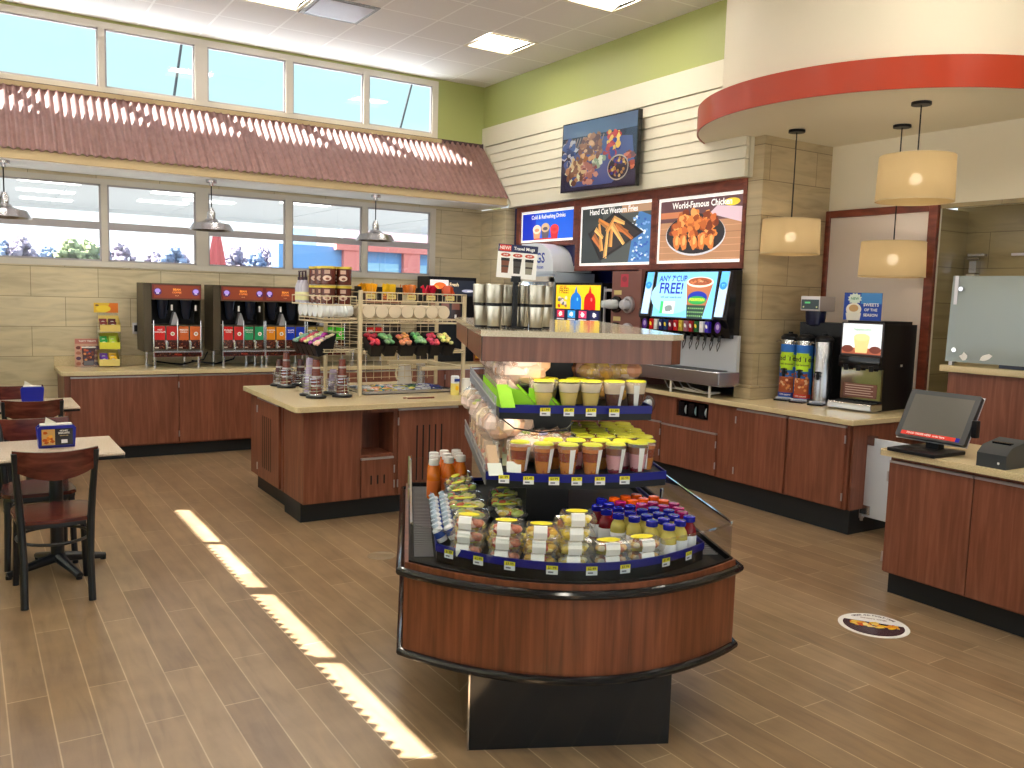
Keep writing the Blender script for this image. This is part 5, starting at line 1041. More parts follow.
bl_ = [(S(240, 214, 130), 'golden'), (S(206, 60, 110), 'magenta'), (S(226, 160, 130), 'peach'), (S(130, 180, 150), 'mint'), (S(220, 90, 110), 'coral'), (S(236, 226, 170), 'cream'), (S(170, 60, 160), 'violet'), (S(226, 190, 180), 'blush')]
for k in range(5): c, nm_ = bl_[7-k]; bin_(c, nm_, 'black bin of %s creamers on the left wing of the wire rack' % nm_, (2.46, 6.69+.115*k, .9+.38), -PI/2, .11)
# spiral sleeve holders
def mk_spiral(h, c):
    t = T('lid_spiral', '', 'lid holder'); m = MB(); m.lathe([(0, 0), (.072, 0), (.074, .008), (.07, .014), (0, .014)], n=26); P('base', m, 'black', t)
    m = MB(); pts = [(.052*math.cos(a), .052*math.sin(a), .02+h*.5*a/(12*PI)) for a in [i*PI/9 for i in range(109)]]; m.tube(pts, .0028, 5)
    for a in (0, 2.1, 4.2): m.tube([(.052*math.cos(a), .052*math.sin(a), .01), (.052*math.cos(a), .052*math.sin(a), .02+h*.5)], .0025, 5)
    P('wire_coil', m, 'chrome', t)
    m = MB(); n = int(h/.012)
    for q in range(n): m.col = c if q % 5 else S(190, 180, 176); r = .042-.018*q/n; m.lathe([(0, .016+q*.012), (r, .016+q*.012), (r*.98, .027+q*.012), (0, .027+q*.012)], n=16)
    P('stacked_lids', m, 'cg', t); return t
sp_ = [(2.37, 7.36, .25, 0), (2.36, 7.52, .18, 1), (2.545, 7.50, .19, 1), (2.56, 7.33, .10, 0), (2.36, 6.582, .25, 0), (2.367, 6.75, .24, 2), (2.577, 6.579, .24, 0), (2.584, 6.80, .16, 2)]
sn = ['tallest in the rear group', 'far left rear one', 'dark one in the middle of the rear group', 'short one in the rear group', 'front corner one of the front group', 'pale one behind the front corner one', 'right one of the front group', 'short white topped one behind the front right one']
for (x, y, h, c), nm_ in zip(sp_, sn): mk = proto('spiral%d%.2f' % (c, h), lambda: mk_spiral(h, [S(120, 60, 44), S(84, 44, 38), S(176, 160, 186)][c])); mk.put((x, y, .9), x, 'wire spiral holder with stacked brown lids, '+nm_, 'spiral holders on the island').scale = (1.12, 1.12, 1.2)
t = T('packet_tray', 'long steel tray full of loose creamer and sweetener packets in the island top', 'tray', (0, 0, .9)); m = MB(); m.band([(2.80, 6.62), (3.62, 6.62), (3.62, 7.10), (2.80, 7.10)], .0, .03, .008, True); m.box(2.80, 3.62, 6.62, 7.10, .0, .006); P('tray', m, 'steel', t)
m = MB()
for q in range(170):
    x = random.uniform(2.84, 3.58); y = random.uniform(6.66, 7.06); u_ = (x-2.84)/.74
    m.col = random.choice([S(206, 206, 214), S(226, 224, 220), S(190, 196, 206)]+([S(20, 30, 150), S(26, 40, 120), S(20, 110, 60)] if u_ > .62 else [S(60, 160, 200), S(232, 214, 90), S(240, 170, 120)] if u_ < .4 else [S(236, 226, 120), S(226, 190, 200)]))
    m.M = Matrix.Translation((x, y, random.uniform(.012, .03))) @ Matrix.Rotation(random.uniform(0, 3), 4, 'Z') @ Matrix.Rotation(random.uniform(-.4, .4), 4, 'X'); m.box(-.03, .03, -.02, .02, 0, .006)
P('packets', m, 'cm', t, 'loose mixed packets', 'stuff')
t = T('white_jug', 'white jug with a handle standing at the back of the island', 'jug', (3.50, 7.35, .9), .2); m = MB(); m.lathe([(0, 0), (.072, 0), (.07, .01), (.058, .17), (.062, .178), (.055, .176), (.066, .012), (0, .01)], n=24); P('body', m, pm('white_ceramic', S(236, 234, 230), .25), t)
m = MB(); m.tube([(-.060, 0, .15), (-.10, 0, .145), (-.105, 0, .10), (-.09, 0, .05), (-.067, 0, .04)], .008, 8); P('handle', m, 'white', t)
t = T('steel_canister', 'slim steel canister beside the white jug', 'canister', (3.68, 7.38, .9)); m = MB(); m.cyl((0, 0, 0), (0, 0, .17), .042, n=22); P('body', m, 'steel', t); m = MB(); m.cyl((0, 0, .17), (0, 0, .185), .044, n=22); P('lid', m, 'alum', t)
t = T('creamer_canister', 'yellow creamer canister with blue and white top at the island edge', 'canister', (3.53, 6.42, .9)); m = MB(); m.col = S(236, 218, 120); m.lathe([(0, 0), (.037, 0), (.037, .10), (.037, .10)], n=22); m.col = S(226, 228, 236); m.lathe([(.037, .10), (.037, .155), (.03, .165), (0, .167)], n=22); P('body', m, 'cg', t)
m = MB(S(40, 60, 140)); m.M = flatM('-y', (0, -.0375, 0)); m.rect(-.026, .026, .115, .14); m.ell(0.0, .06, .016, .02, S(240, 190, 30), .0003); P('print', m, 'cg', t)
t = T('white_cup', 'plain white cup beside the yellow creamer canister', 'cup', (3.63, 6.40, .9)); m = MB(); m.lathe([(0, 0), (.046, 0), (.040, .13), (.036, .14), (0, .14)], n=22); P('body', m, pm('white_plastic', S(232, 228, 224), .35), t)
m = MB(S(110, 50, 36)); m.tube([(3.02, 6.28, .906), (3.25, 6.26, .906)], .006, 6); m.col = S(110, 50, 36); m.ball((3.0, 6.29, .908), .014, 8, (1.4, .8, .4)); O('stirring_spoon', m, 'cm', 'brown stirring spoon lying on the island edge', 'spoon')
t = T('tin_bucket', 'small pale tin bucket on the wire rack above the creamers', 'bucket', (3.32, 6.8, .9+.375)); m = MB(); m.lathe([(0, 0), (.045, 0), (.055, .10), (.057, .104), (.052, .1), (.043, .006), (0, .006)], n=20); P('body', m, 'alum', t); m = MB(); m.tube([(.055*math.cos(a), 0, .09+.06*math.sin(a)) for a in [i*PI/10 for i in range(11)]], .003, 5); P('handle', m, 'chrome', t)
# ================================================================== MENU WALL
t = T('television', 'wall television showing a dim food picture on the cream siding', 'television', (5.70, 0, 0)); A_ = Matrix.Translation((0, 8.02, 2.915)) @ Matrix.Rotation(.02, 4, 'X') @ Matrix.Rotation(-PI/2, 4, 'Z') @ Matrix.Rotation(PI/2, 4, 'X'); w, h = 1.28, .745
m = MB(); m.M = A_; m.prism([(0, 0), (w, 0), (w, h), (0, h)], -.05, 0); m.M = A_; m.prism([(.3, .2), (w-.3, .2), (w-.3, h-.2), (.3, h-.2)], -.10, -.05); P('case', m, 'bgloss', t)
rd = random.Random(3); m = MB(); m.M = A_; m.rect(.012, w-.012, .015, h-.012, S(30, 34, 60), .0006)
m.rect(.012, w-.012, h*.78, h-.012, S(70, 90, 120), .001)
m.poly([(.05, .3), (.2, .05), (.9, .05), (1.25, .25), (1.2, .5), (.6, .55)], S(60, 72, 120), .0012)
for q in range(14): m.poly([(.02+.05*q, h*.60), (.045+.05*q, h*.60), (.10+.05*q, h*.76), (.08+.05*q, h*.76)], S(120, 96, 84), .0013)  # slanted stripes paint the corrugated roof's reflection into the screen colours
for cxx, cyy, rr, n_, cs in ((.12, .42, .16, 26, [S(30, 44, 84), S(50, 70, 120), S(150, 150, 160)]), (.52, .46, .19, 60, [S(130, 84, 54), S(160, 116, 76), S(104, 62, 46), S(180, 140, 100), S(84, 50, 44)]), (.90, .50, .12, 22, [S(200, 160, 70), S(216, 180, 90), S(160, 50, 44)]), (.88, .40, .11, 20, [S(140, 36, 44), S(36, 40, 110), S(60, 60, 130)]),
        (.27, .22, .17, 50, [S(150, 108, 76), S(176, 150, 110), S(110, 76, 56), S(190, 190, 150), S(90, 60, 50)]), (.50, .20, .15, 36, [S(140, 90, 80), S(170, 120, 104), S(110, 60, 60)]), (.68, .30, .09, 16, [S(180, 190, 170), S(120, 140, 120)]), (1.2, .27, .10, 18, [S(140, 60, 44), S(176, 96, 70), S(90, 50, 50)])):
    for q in range(n_): a = rd.uniform(0, 6.28); r_ = rr*rd.random()**.55; m.ell(max(.05, min(w-.06, cxx+r_*math.cos(a))), max(.05, cyy+r_*.8*math.sin(a)), rd.uniform(.025, .05), rd.uniform(.02, .04), rd.choice(cs), .0016+q*.00005, jit=.25, n=9)
m.ell(1.0, .20, .17, .13, S(150, 140, 130), .005, n=30); m.ell(1.0, .20, .155, .115, S(40, 34, 50), .0053, n=30)
for q in range(46): a = rd.uniform(0, 6.28); r_ = .14*rd.random()**.5; m.ell(1.0+r_*math.cos(a), .20+r_*.72*math.sin(a), .022, .018, rd.choice([S(180, 150, 90), S(50, 44, 110), S(110, 50, 60), S(150, 110, 60), S(30, 30, 70)]), .0056+q*.00004, n=8)
P('screen', m, 'ctv', t, 'dim glossy screen with a food picture and painted roof reflection')
m = MB(); m.box(.05, .12, 7.2, 7.5, 3.1, 3.5); P('wall_mount', m, 'black', t)
def board(name, label, y0, y1, z0, z1, fy0, fy1, fz0, fz1):
    t = T(name, label, 'menu board', (5.935, -.02, 0)); m = MB(); m.box(.02, .06, fy1, fy0, fz0, fz1); P('back', m, 'cherry', t)
    for a in ((y0, fy0, fz0, fz1), (fy1, y1, fz0, fz1), (y1, y0, z1, fz1), (y1, y0, fz0, z0)): m = MB(); m.rbox(-.02, .02, min(a[0], a[1]), max(a[0], a[1]), a[2], a[3], .003, 1); P('frame_bar', m, 'cherry', t)
    return t
# cold drinks
t = board('menu_board', 'small blue backlit menu board with three cold cups', 9.20, 8.07, 2.415, 2.795, 9.27, 8.02, 2.36, 2.86); m = MB(); m.M = flatM('-x', (.012, 9.20, 2.415)); w, h = 1.13, .38
m.rect(0, w, 0, h, WHT); m.rect(.03, w-.02, .03, h-.03, S(20, 90, 214), .0006); m.rect(.03, .32, .03, h-.03, S(16, 50, 190), .0008); m.text('Cold & Refreshing Drinks', .58, .30, .068, WHT, .0012)
for x, hh, c, c2 in ((.35, .16, S(206, 150, 110), S(236, 214, 190)), (.53, .18, S(90, 80, 90), S(200, 170, 130)), (.72, .15, S(196, 30, 40), S(226, 60, 60))):
    m.poly([(x-.06, .035), (x+.06, .035), (x+.085, .035+hh*.7), (x-.085, .035+hh*.7)], c, .0012); m.ell(x, .035+hh*.75, .088, .055, c2, .0016); m.ell(x, .05+hh*.6, .05, .02, c, .002)
m.rect(.29, .79, .03, .045, S(200, 40, 40), .0024); P('backlit_print', m, 'ce', t)
# wedges
t = board('menu_board', 'backlit menu board picturing western fries in a black tray', 7.965, 6.745, 2.115, 2.775, 8.02, 6.70, 2.06, 2.86); m = MB(); m.M = flatM('-x', (.012, 7.965, 2.115)); w, h = 1.22, .66; rd = random.Random(8)
m.rect(0, w, 0, h, WHT); m.rect(.03, w-.03, .03, h-.03, S(74, 78, 76), .0006); m.rect(.03, .4, .03, h-.03, S(50, 56, 56), .0008)
m.poly([(.85, .03), (1.19, .03), (1.19, .5), (1.0, .56), (.9, .3)], S(70, 120, 176), .001)
for q in range(70): m.ell(rd.uniform(.9, 1.17), rd.uniform(.05, .5), .02, .013, rd.choice([S(220, 230, 240), S(50, 90, 170), S(120, 160, 206)]), .0012+q*.00001, n=6)
m.rect(.72, w-.03, .55, h-.03, S(176, 140, 110), .0014); m.poly([(.15, .36), (.62, .58), (1.08, .34), (.38, .05)], S(28, 26, 30), .002); m.poly([(.21, .355), (.62, .545), (1.02, .335), (.42, .10)], S(52, 44, 42), .0024)
m.tube([(.15, .36, .003), (.38, .055, .003), (1.08, .34, .003)], .005, 4)
for q, (x0, y0, x1, y1, wd) in enumerate(((.24, .33, .40, .18, .04), (.40, .16, .34, .46, .03), (.46, .08, .50, .42, .03), (.50, .42, .33, .50, .035), (.55, .20, .57, .46, .03), (.60, .42, .84, .34, .035), (.56, .44, .78, .22, .034), (.64, .44, .92, .27, .03), (.48, .36, .62, .52, .03), (.60, .50, .78, .44, .03), (.28, .40, .42, .30, .03))):
    dx, dy = x1-x0, y1-y0; l = math.hypot(dx, dy); px, py = -dy/l*wd, dx/l*wd; c = rd.choice([S(226, 160, 84), S(206, 130, 60), S(236, 186, 110), S(190, 110, 54)])
    m.poly([(x0-px, y0-py), (x1-px*.6, y1-py*.6), (x1+px*.6, y1+py*.6), (x0+px, y0+py)], c, .003+q*.0004); m.poly([(x0, y0), (x1, y1), (x1+px*.5, y1+py*.5), (x0+px*.9, y0+py*.9)], tuple(v*.62 for v in c), .0032+q*.0004)
m.text('Hand Cut Western Fries', .58, .585, .085, WHT, .009, sx=.95); P('backlit_print', m, 'ce', t)
# chicken
t = board('menu_board', 'large backlit menu board picturing a plate of fried chicken', 6.663, 5.53, 2.12, 2.76, 6.70, 5.49, 2.06, 2.86); m = MB(); m.M = flatM('-x', (.012, 6.663, 2.12)); w, h = 1.133, .64
m.rect(0, w, 0, h, WHT); m.rect(.03, w-.02, .03, h-.03, S(176, 130, 96), .0006)
for q in range(9): m.rect(.03, w-.02, .04+q*.06, .046+q*.06, rd.choice([S(150, 104, 76), S(196, 150, 116)]), .0008)
m.rect(.03, w-.02, .40, h-.03, S(96, 66, 70), .001); m.rect(.03, .35, .44, .50, S(190, 120, 84), .0012); m.poly([(.7, .46), (w-.02, .36), (w-.02, .5), (.8, .53)], S(206, 180, 190), .0014); m.ell(.98, .55, .1, .035, S(226, 196, 60), .0016)
m.ell(.52, .27, .40, .20, S(200, 200, 204), .002, n=40); m.ell(.52, .28, .39, .19, S(44, 40, 44), .0024, n=40)
for q in range(95):
    a = rd.uniform(0, 6.28); r_ = rd.random()**.5; m.ell(.52+.33*r_*math.cos(a), .33+.16*r_*math.sin(a)+.04*(1-r_), rd.uniform(.03, .055), rd.uniform(.025, .045), rd.choice([S(176, 92, 44), S(150, 70, 34), S(206, 124, 60), S(226, 156, 90), S(120, 54, 30), S(190, 100, 50)]), .003+q*.00006, jit=.25, n=11)
for x in (.28, .38, .52, .62, .74): m.ell(x, .20, .045, .075, S(200, 120, 60), .0095, rot=.2, jit=.12); m.ell(x+.008, .215, .022, .045, S(232, 172, 104), .01, jit=.2)
m.text('World-Famous Chicken', .60, .555, .085, WHT, .011, sx=.95); P('backlit_print', m, 'ce', t)
# upright cooler
t = T('drink_cooler', 'white upright drink cooler with rounded top and blue lettering', 'cooler', (5.70, 8.78, 0), -PI/2); w = .67
sh = [(0, 2.05), (w, 2.05), (w, 2.14)]+[(w*.42+w*.56*math.cos(a), 2.14+.24*math.sin(a)) for a in [i*PI/20 for i in range(1, 11)]]+[(0, 2.38)]
m = MB(); m.M = flatM('-y', (0, 0, 0)); m.prism(sh, -.55, 0); P('top_panel', m, pm('cooler_white', S(226, 232, 242), .35), t)
m = MB(); m.M = flatM('-y', (0, -.001, 0)); m.text('GS', w*.60, 2.20, .16, S(40, 70, 170), 0); m.text('frozen', w*.60, 2.10, .055, S(60, 90, 190), .0002); P('lettering', m, 'cm', t, 'blue lettering')
m = MB(); m.box(0, w, .03, .6, .1, 2.04); m.box(0, w, 0.0, .03, 2.02, 2.05); P('body', m, pm('cooler_body', S(196, 210, 226), .4), t)
m = MB(); m.box(.0, w, -.02, .02, .12, .2); m.box(.0, .05, -.02, .02, .2, 1.98); m.box(w-.05, w, -.02, .02, .2, 1.98); m.box(.0, w, -.02, .02, 1.93, 1.99); d_ = P('door', m, 'frame', t); m = MB(); m.box(.05, w-.05, -.012, -.008, .2, 1.93); P('door_glass', m, 'kglass', d_)
m = MB(); m.rbox(.055, .075, -.06, -.03, .9, 1.4, .005); P('handle', m, 'chrome', d_)
for k in range(5): m = MB(); m.box(.06, w-.06, -.004, .029, .45+.32*k, .465+.32*k); P('shelf', m, 'alum', t)
m = MB(); m.box(0.02, w-.02, .0, .6, 0, .1); P('base', m, 'black', t)
m = MB(); m.box(.09, .12, -.006, .02, .25, 1.9); P('added_fill_strip', m, pm('cooler_fill_glow', (1, 1, 1), .5, emit=(.8, .92, 1), es=14), t)  # added glow strip, lifts the dark cooler interior
cb = [S(40, 90, 190), S(120, 190, 210), S(210, 220, 230), S(60, 130, 200)]
def mk_can(c): t_ = T('drink_bottle', '', 'bottle'); m = MB(c); m.lathe([(0, 0), (.012, 0), (.012, .11), (.006, .15), (.006, .165), (0, .165)], n=10); P('bottle', m, 'cg', t_); m = MB(WHT); m.lathe([(.008, .155), (.008, .17), (0, .171)], n=10); P('cap', m, 'cm', t_); return t_
for r_ in range(2):
    for q in range(6): proto('can%d' % ((q+r_) % 4), lambda: mk_can(cb[(q+r_) % 4])).put((5.706, 8.66-.085*q, .465+.32*(3+r_)), 0, 'small blue drink bottle inside the upright cooler, %s shelf, %s from the left' % (['upper', 'top'][r_], ORD[q]), 'bottles in the cooler')
# frozen drink machine
t = T('frozen_drink_machine', 'black frozen drink machine with yellow picture panel of blue and red domes', 'drink machine', (5.68, 8.05, .9), -PI/2); w = .85
m = MB(); m.box(0, w, .02, .55, .60, 1.02); m.box(0, w, .25, .55, 0, .60); m.box(0, w, -.08, .25, 0, .07); m.box(0, .03, .02, .25, .07, .6); m.box(w-.03, w, .02, .25, .07, .6); P('body', m, 'black', t)
m = MB(); m.M = flatM('-y', (0, .018, 0)); m.rect(.02, w-.02, .73, .995, S(240, 206, 30)); m.text('FREE!', .17, .93, .085, S(150, 100, 20), .0006, sx=.9); m.text('ANY SIZE', .15, .975, .03, S(190, 60, 30), .0006)
for q in range(16): m.ell(rd.uniform(.08, .22), rd.uniform(.76, .86), .025, .02, rd.choice([S(150, 120, 90), S(90, 100, 110), S(206, 200, 190), S(170, 60, 50)]), .0008+q*.0001, jit=.2)
for x, c, c2 in ((.40, S(20, 120, 210), S(120, 200, 240)), (.65, S(206, 20, 24), S(250, 140, 120))):
    m.ell(x, .82, .10, .095, c, .002, n=24); m.rect(x-.10, x+.10, .73, .82, c, .0022); m.poly([(x-.03, .90), (x+.03, .90), (x+.004, .98), (x-.004, .98)], c, .0024); m.ell(x+.03, .84, .015, .02, c2, .003)
m.rect(.02, w-.02, .60, .725, S(24, 30, 60), .0004)
for q, c in enumerate((S(206, 50, 80), S(60, 160, 226), S(220, 70, 110), S(40, 44, 90))): x = .05+.205*q; m.rect(x, x+.14, .635, .715, c, .0008); m.ell(x+.07, .675, .035, .025, WHT, .0012, jit=.3); m.rect(x, x+.14, .61, .622, S(200, 200, 210), .0012)
P('picture_panel', m, 'ce', t)
for q in range(4): m = MB(); m.cyl((.11+.205*q, .16, .52), (.11+.205*q, .16, .6), .03); m.cyl((.11+.205*q, .10, .50), (.11+.205*q, .16, .56), .012); P('tap', m, 'chrome', t)
m = MB(); m.box(.04, w-.04, -.07, .22, .07, .08); P('drip_grille', m, 'alum', t)
# cup and lid dispenser cabinet
t = T('cup_tower', 'brown cup tower with four sideways cup dispensers beside the soda fountain', 'dispenser', (5.72, 7.06, .9), -PI/2)
m = MB(); m.box(.0, .42, 0, .40, 0, 1.14); m.box(.42, .47, -.01, .4, 0, 1.16); P('body', m, pm('brown_panel', S(128, 84, 76), .45), t); m = MB(); m.rbox(-.14, -.12, .0, .03, .0, .98, .003, 1); m.box(-.12, 0, .0, .02, .93, .96); P('side_frame', m, 'alum', t)
m = MB(); m.M = flatM('-y', (0, -.002, 0)); m.rect(.14, .26, .98, 1.11, S(196, 60, 80)); m.ell(.2, 1.06, .04, .03, S(150, 60, 70), .0005)
for r_ in range(2): m.rect(.04, .16, .90-.27*r_, .945-.27*r_, S(214, 196, 130), .0003); m.ell(.26, .86-.27*r_, .04, .02, S(190, 40, 50), .0004)
P('print', m, 'cm', t)
for r_ in range(3):
    for c_ in range(2):
        x, z = .10+.19*c_, .80-.27*r_; m = MB(); m.M = Matrix.Translation((x, 0, z)) @ Matrix.Rotation(PI/2, 4, 'X'); m.lathe([(.085, 0), (.085, .03), (.06, .035), (.055, .0)], n=22); rg = P('ring', m, 'bgloss' if c_ == 0 else 'alum', t)
        m = MB(S(206, 214, 220) if c_ == 0 else S(190, 190, 196)); m.M = Matrix.Translation((x, 0, z)) @ Matrix.Rotation(-.35 if c_ == 0 else 0, 4, 'Z') @ Matrix.Rotation(PI/2, 4, 'X'); m.lathe([(.045, 0), (.05, .03), (.047, .04), (.05, .06), (.047, .07), (.05, .09), (.036, .17 if c_ == 0 else .11), (0, .17 if c_ == 0 else .11)], n=18); P('cup_stack', m, 'cg', rg)
# soda fountain
t = T('soda_fountain', 'wide black soda fountain with a lit blue cup screen and steel drip tray', 'drink machine', (5.70, 6.60, .9), -PI/2); w = 1.18
m = MB(); m.add([(0, .06, .53), (w, .06, .53), (w, .02, .66), (w, .0, .70), (w, .06, 1.14), (0, .06, 1.14), (0, .0, .70), (0, .02, .66), (0, .17, .53), (w, .17, .53), (w, .17, 1.14), (0, .17, 1.14)],
  [(0, 1, 2, 7), (7, 2, 3, 6), (6, 3, 4, 5), (1, 9, 10, 4, 3, 2), (0, 7, 6, 5, 11, 8), (8, 11, 10, 9), (5, 4, 10, 11), (0, 8, 9, 1)]); m.box(0, 1.10, .17, .6, .53, 1.14); P('cabinet', m, 'bgloss', t)
def slantM(off=.004): return Matrix.Translation((0, -off, .70)) @ Matrix.Rotation(PI/2-.136, 4, 'X')
m = MB(); m.M = slantM(.003); x0, x1, h = .20, 1.0, .43
m.rect(x0-.02, x1+.02, -.01, h+.01, S(20, 22, 30), 0); m.rect(x0, x1, 0, h, S(120, 190, 226), .0006); m.ell(.45, .2, .3, .17, S(150, 208, 236), .0008, n=30)
m.text('ANY 7', .345, .365, .078, S(30, 60, 150), .0014, sx=.95); m.text('th', .455, .385, .036, S(30, 60, 150), .0014); m.text('CUP', .545, .365, .078, S(30, 60, 150), .0014, sx=.95); m.text('FREE!', .42, .27, .145, S(26, 50, 160), .0014, sx=.98); m.text('with your rewards card', .43, .19, .03, S(60, 90, 160), .0014)
m.rect(.30, .34, .03, .15, S(60, 190, 110), .0014); m.rect(.34, .50, .03, .15, S(200, 206, 206), .0014); m.ell(.42, .08, .05, .03, S(120, 130, 130), .0018, jit=.2)
m.poly([(.68, .0), (.88, .0), (.96, .33), (.62, .33)], S(170, 104, 70), .0014); m.poly([(.68, .0), (.88, .0), (.905, .12), (.655, .12)], S(30, 60, 50), .0018); m.ell(.79, .335, .172, .05, S(226, 206, 190), .0018, n=26); m.ell(.79, .34, .15, .036, S(150, 80, 50), .0022, n=24)
for q in range(20): m.ell(rd.uniform(.68, .9), rd.uniform(.325, .355), .018, .01, rd.choice([S(206, 150, 110), S(130, 70, 44), S(180, 110, 70)]), .0024+q*.00004, n=6)
m.ell(.785, .19, .125, .06, S(30, 50, 160), .003, n=26); m.ell(.785, .165, .115, .04, S(40, 150, 70), .0034, n=24); m.text('FOUNTAIN', .785, .17, .038, S(226, 240, 60), .0038)
for q in range(24): m.ell(.69+.026*(q % 8), .02+.035*(q//8), .006, .008, S(150, 210, 130), .002, n=6)
P('screen', m, 'cs', t, 'lit blue screen picturing an iced drink cup')
for xa in (.05, 1.04):
    m = MB(); m.M = slantM(.006); m.prism([(xa, .02), (xa+.10, .02), (xa+.115, .43), (xa+.02, .43)], 0, .012); pl_ = P('side_light', m, 'frame', t)
    m = MB(); m.M = slantM(.006); m.poly([(xa, .02), (xa+.10, .02), (xa+.115, .43), (xa+.02, .43)], S(176, 206, 240), .0125); m.poly([(xa+.013, .3), (xa+.11, .3), (xa+.115, .43), (xa+.02, .43)], S(96, 176, 226), .013); m.ell(xa+.06, .30, .043, .035, S(40, 130, 200), .0135, n=22); m.text('TT', xa+.06, .30, .03, S(120, 200, 240), .014); P('side_print', m, 'cs', pl_)
vc = [S(200, 20, 24), S(232, 232, 232), S(30, 40, 110), S(26, 60, 110), S(120, 24, 50), S(190, 24, 30), S(200, 170, 60), S(150, 90, 110), S(150, 20, 30), S(30, 100, 50), S(228, 228, 236), S(50, 30, 170)]
for q, c in enumerate(vc):
    x = .21+.068*q; m = MB(c); m.rbox(x, x+.048, -.045, .0, .575, .675, .005, 1); v_ = P('valve', m, 'cg', t); m = MB(WHT if q % 3 else S(240, 220, 60)); m.M = flatM('-y', (0, -.0455, 0)); m.ell(x+.024, .63, .013, .02, rot=.4); P('valve_print', m, 'cm', v_)
    xl = .10+.088*q; m = MB(); m.cyl((xl, .03, .50), (xl, .05, .545), .011, .016); m.tube([(xl, .055, .53), (xl-.016, .03, .46), (xl, .02, .41), (xl+.016, .03, .46), (xl, .055, .53)], .0042, 5); P('lever_loop', m, 'black', v_)
for q, x in enumerate((.11, 1.09)): m = MB(S(90, 50, 150)); m.M = flatM('-y', (0, -.012, 0)); m.ell(x, .625, .038, .05); m.ell(x, .63, .02, .025, S(190, 170, 220), .0005); P('flavour_badge', m, 'cg', t)
m = MB(); m.box(.0, w+.05, .10, .14, .22, .56); P('splash_panel', m, pm('frosted_steel', S(206, 210, 218), .4, .3), t)
m = MB(); m.rbox(-.01, w+.06, -.12, .14, .11, .235, .004, 1); tr_ = P('drip_tray', m, 'steel', t); m = MB(); m.box(.01, w-.04, -.10, .09, .236, .240); P('drip_grate', m, 'black', tr_)
for x in (.03, .6, w-.08): m = MB(); m.cyl((x, -.08, 0), (x, -.08, .11), .012); P('leg', m, 'frame', t)
for k in range(4): m = MB(); m.tube([(.3+.1*k, .1, .10), (.5+.1*k, -.02, .03+.01*k), (.8+.08*k, .0, .02), (1.1, .05, .04)], .006, 6); P('hose', m, 'frame', t)
# ------------------------------------------------------------------ alcove machines
def wrapM(m, r, x, y, z):
    m.v = [(x+(r+c)*math.sin(a/r), y-(r+c)*math.cos(a/r), z+b) for a, b, c in m.v]; return m
for k, (x, y) in enumerate(((6.24, 5.155), (6.245, 4.99), (6.25, 4.80))):
    t = T('tea_urn', ['tall iced tea urn nearest the stone column with blue and green label', 'middle tall iced tea urn with blue and green label', 'plain steel tea urn without label, beside the brewer'][k], 'urn', (x, y, .9), -1.22)
    r = .076; m = MB(); m.lathe([(0, .03), (r, .03), (r, .54), (r*.96, .545), (0, .545)], n=30); m.box(-.07, .07, -.09, .07, .0, .03); P('body', m, 'steel', t)
    m = MB(); m.lathe([(r*1.04, .54), (r*1.05, .565), (r*.7, .59), (0, .595)], n=30); m.cyl((0, 0, .59), (0, 0, .61), .02); P('lid', m, 'black', t)
    m = MB(); m.tube([(-r*.9, -.02, .52), (-r*1.25, -.04, .53), (-r*1.5, -.03, .515)], .007, 6); P('handle', m, 'chrome', t)
    m = MB(); m.cyl((0, -r-.05, .25), (0, -r+.01, .25), .017); m.cyl((0, -r-.045, .215), (0, -r-.045, .29), .013); m.box(-.025, .025, -r-.05, -r-.035, .275, .287); P('faucet', m, 'black', t)
    m = MB(); m.box(-.06, .06, -.17, -.10, 0, .014); P('drip_pan', m, 'black', t)
    if k < 2:
        m = MB(); g = lambda x0, x1, y0, y1, c, z: [m.rect(x0+(x1-x0)*i/14, x0+(x1-x0)*(i+1)/14, y0, y1, c, z) for i in range(14)]
        g(-.105, .105, .03, .50, S(40, 110, 200), .001); g(-.08, .08, .30, .41, S(190, 230, 40), .0014); g(-.06, .06, .27, .30, S(190, 230, 40), .0014); g(-.06, .06, .41, .43, S(190, 230, 40), .0014)
        m.text('Iced Tea', .0, .375, .062, S(20, 40, 40), .0022); m.text('fresh brewed', .0, .325, .024, S(60, 90, 30), .0022)
        g(-.075, .075, .05, .21, S(176, 84, 40), .0016); 
        for q in range(26): m.ell(rd.uniform(-.07, .07), rd.uniform(.10, .26), .013, .012, rd.choice([S(226, 150, 80), S(206, 110, 60), S(240, 196, 150), S(150, 60, 30)]), .002+q*.00005, n=7)
        g(-.095, .095, .035, .07, S(200, 60, 40) if k else S(30, 60, 160), .0036); m.text('100% natural', .0, .052, .02, WHT, .0042)
        P('paper_label', wrapM(m, r, 0, 0, 0), 'cm', t, 'blue, green and orange iced tea label')
t = T('tea_brewer', 'black tea brewer with a silver control head behind the tea urns', 'brewer', (6.34, 4.99, .9), -1.35)
m = MB(); m.box(.12, .32, .03, .30, .0, .60); m.box(-.16, .34, .10, .34, 0, .70); m.box(-.12, .30, -.02, .34, .58, .70); P('body', m, 'black', t)
m = MB(); m.rbox(-.09, .09, -.10, .20, .80, .93, .008); P('control_head', m, 'alum', t); m = MB(); m.M = flatM('-y', (0, -.1005, 0)); m.rect(-.08, .08, .815, .90, S(60, 76, 84)); m.rect(-.05, .0, .865, .88, S(100, 220, 140), .0005); m.ell(-.06, .835, .007, .007, S(220, 230, 160), .0006); m.ell(.06, .835, .007, .007, S(220, 230, 160), .0006); P('display', m, 'cm', t)
m = MB(); m.lathe([(.088, .80), (.085, .74), (.075, .68), (.02, .66), (0, .66)], (0, .02, 0), 24); P('brew_funnel', m, pm('navy_funnel', S(14, 20, 56), .3), t)
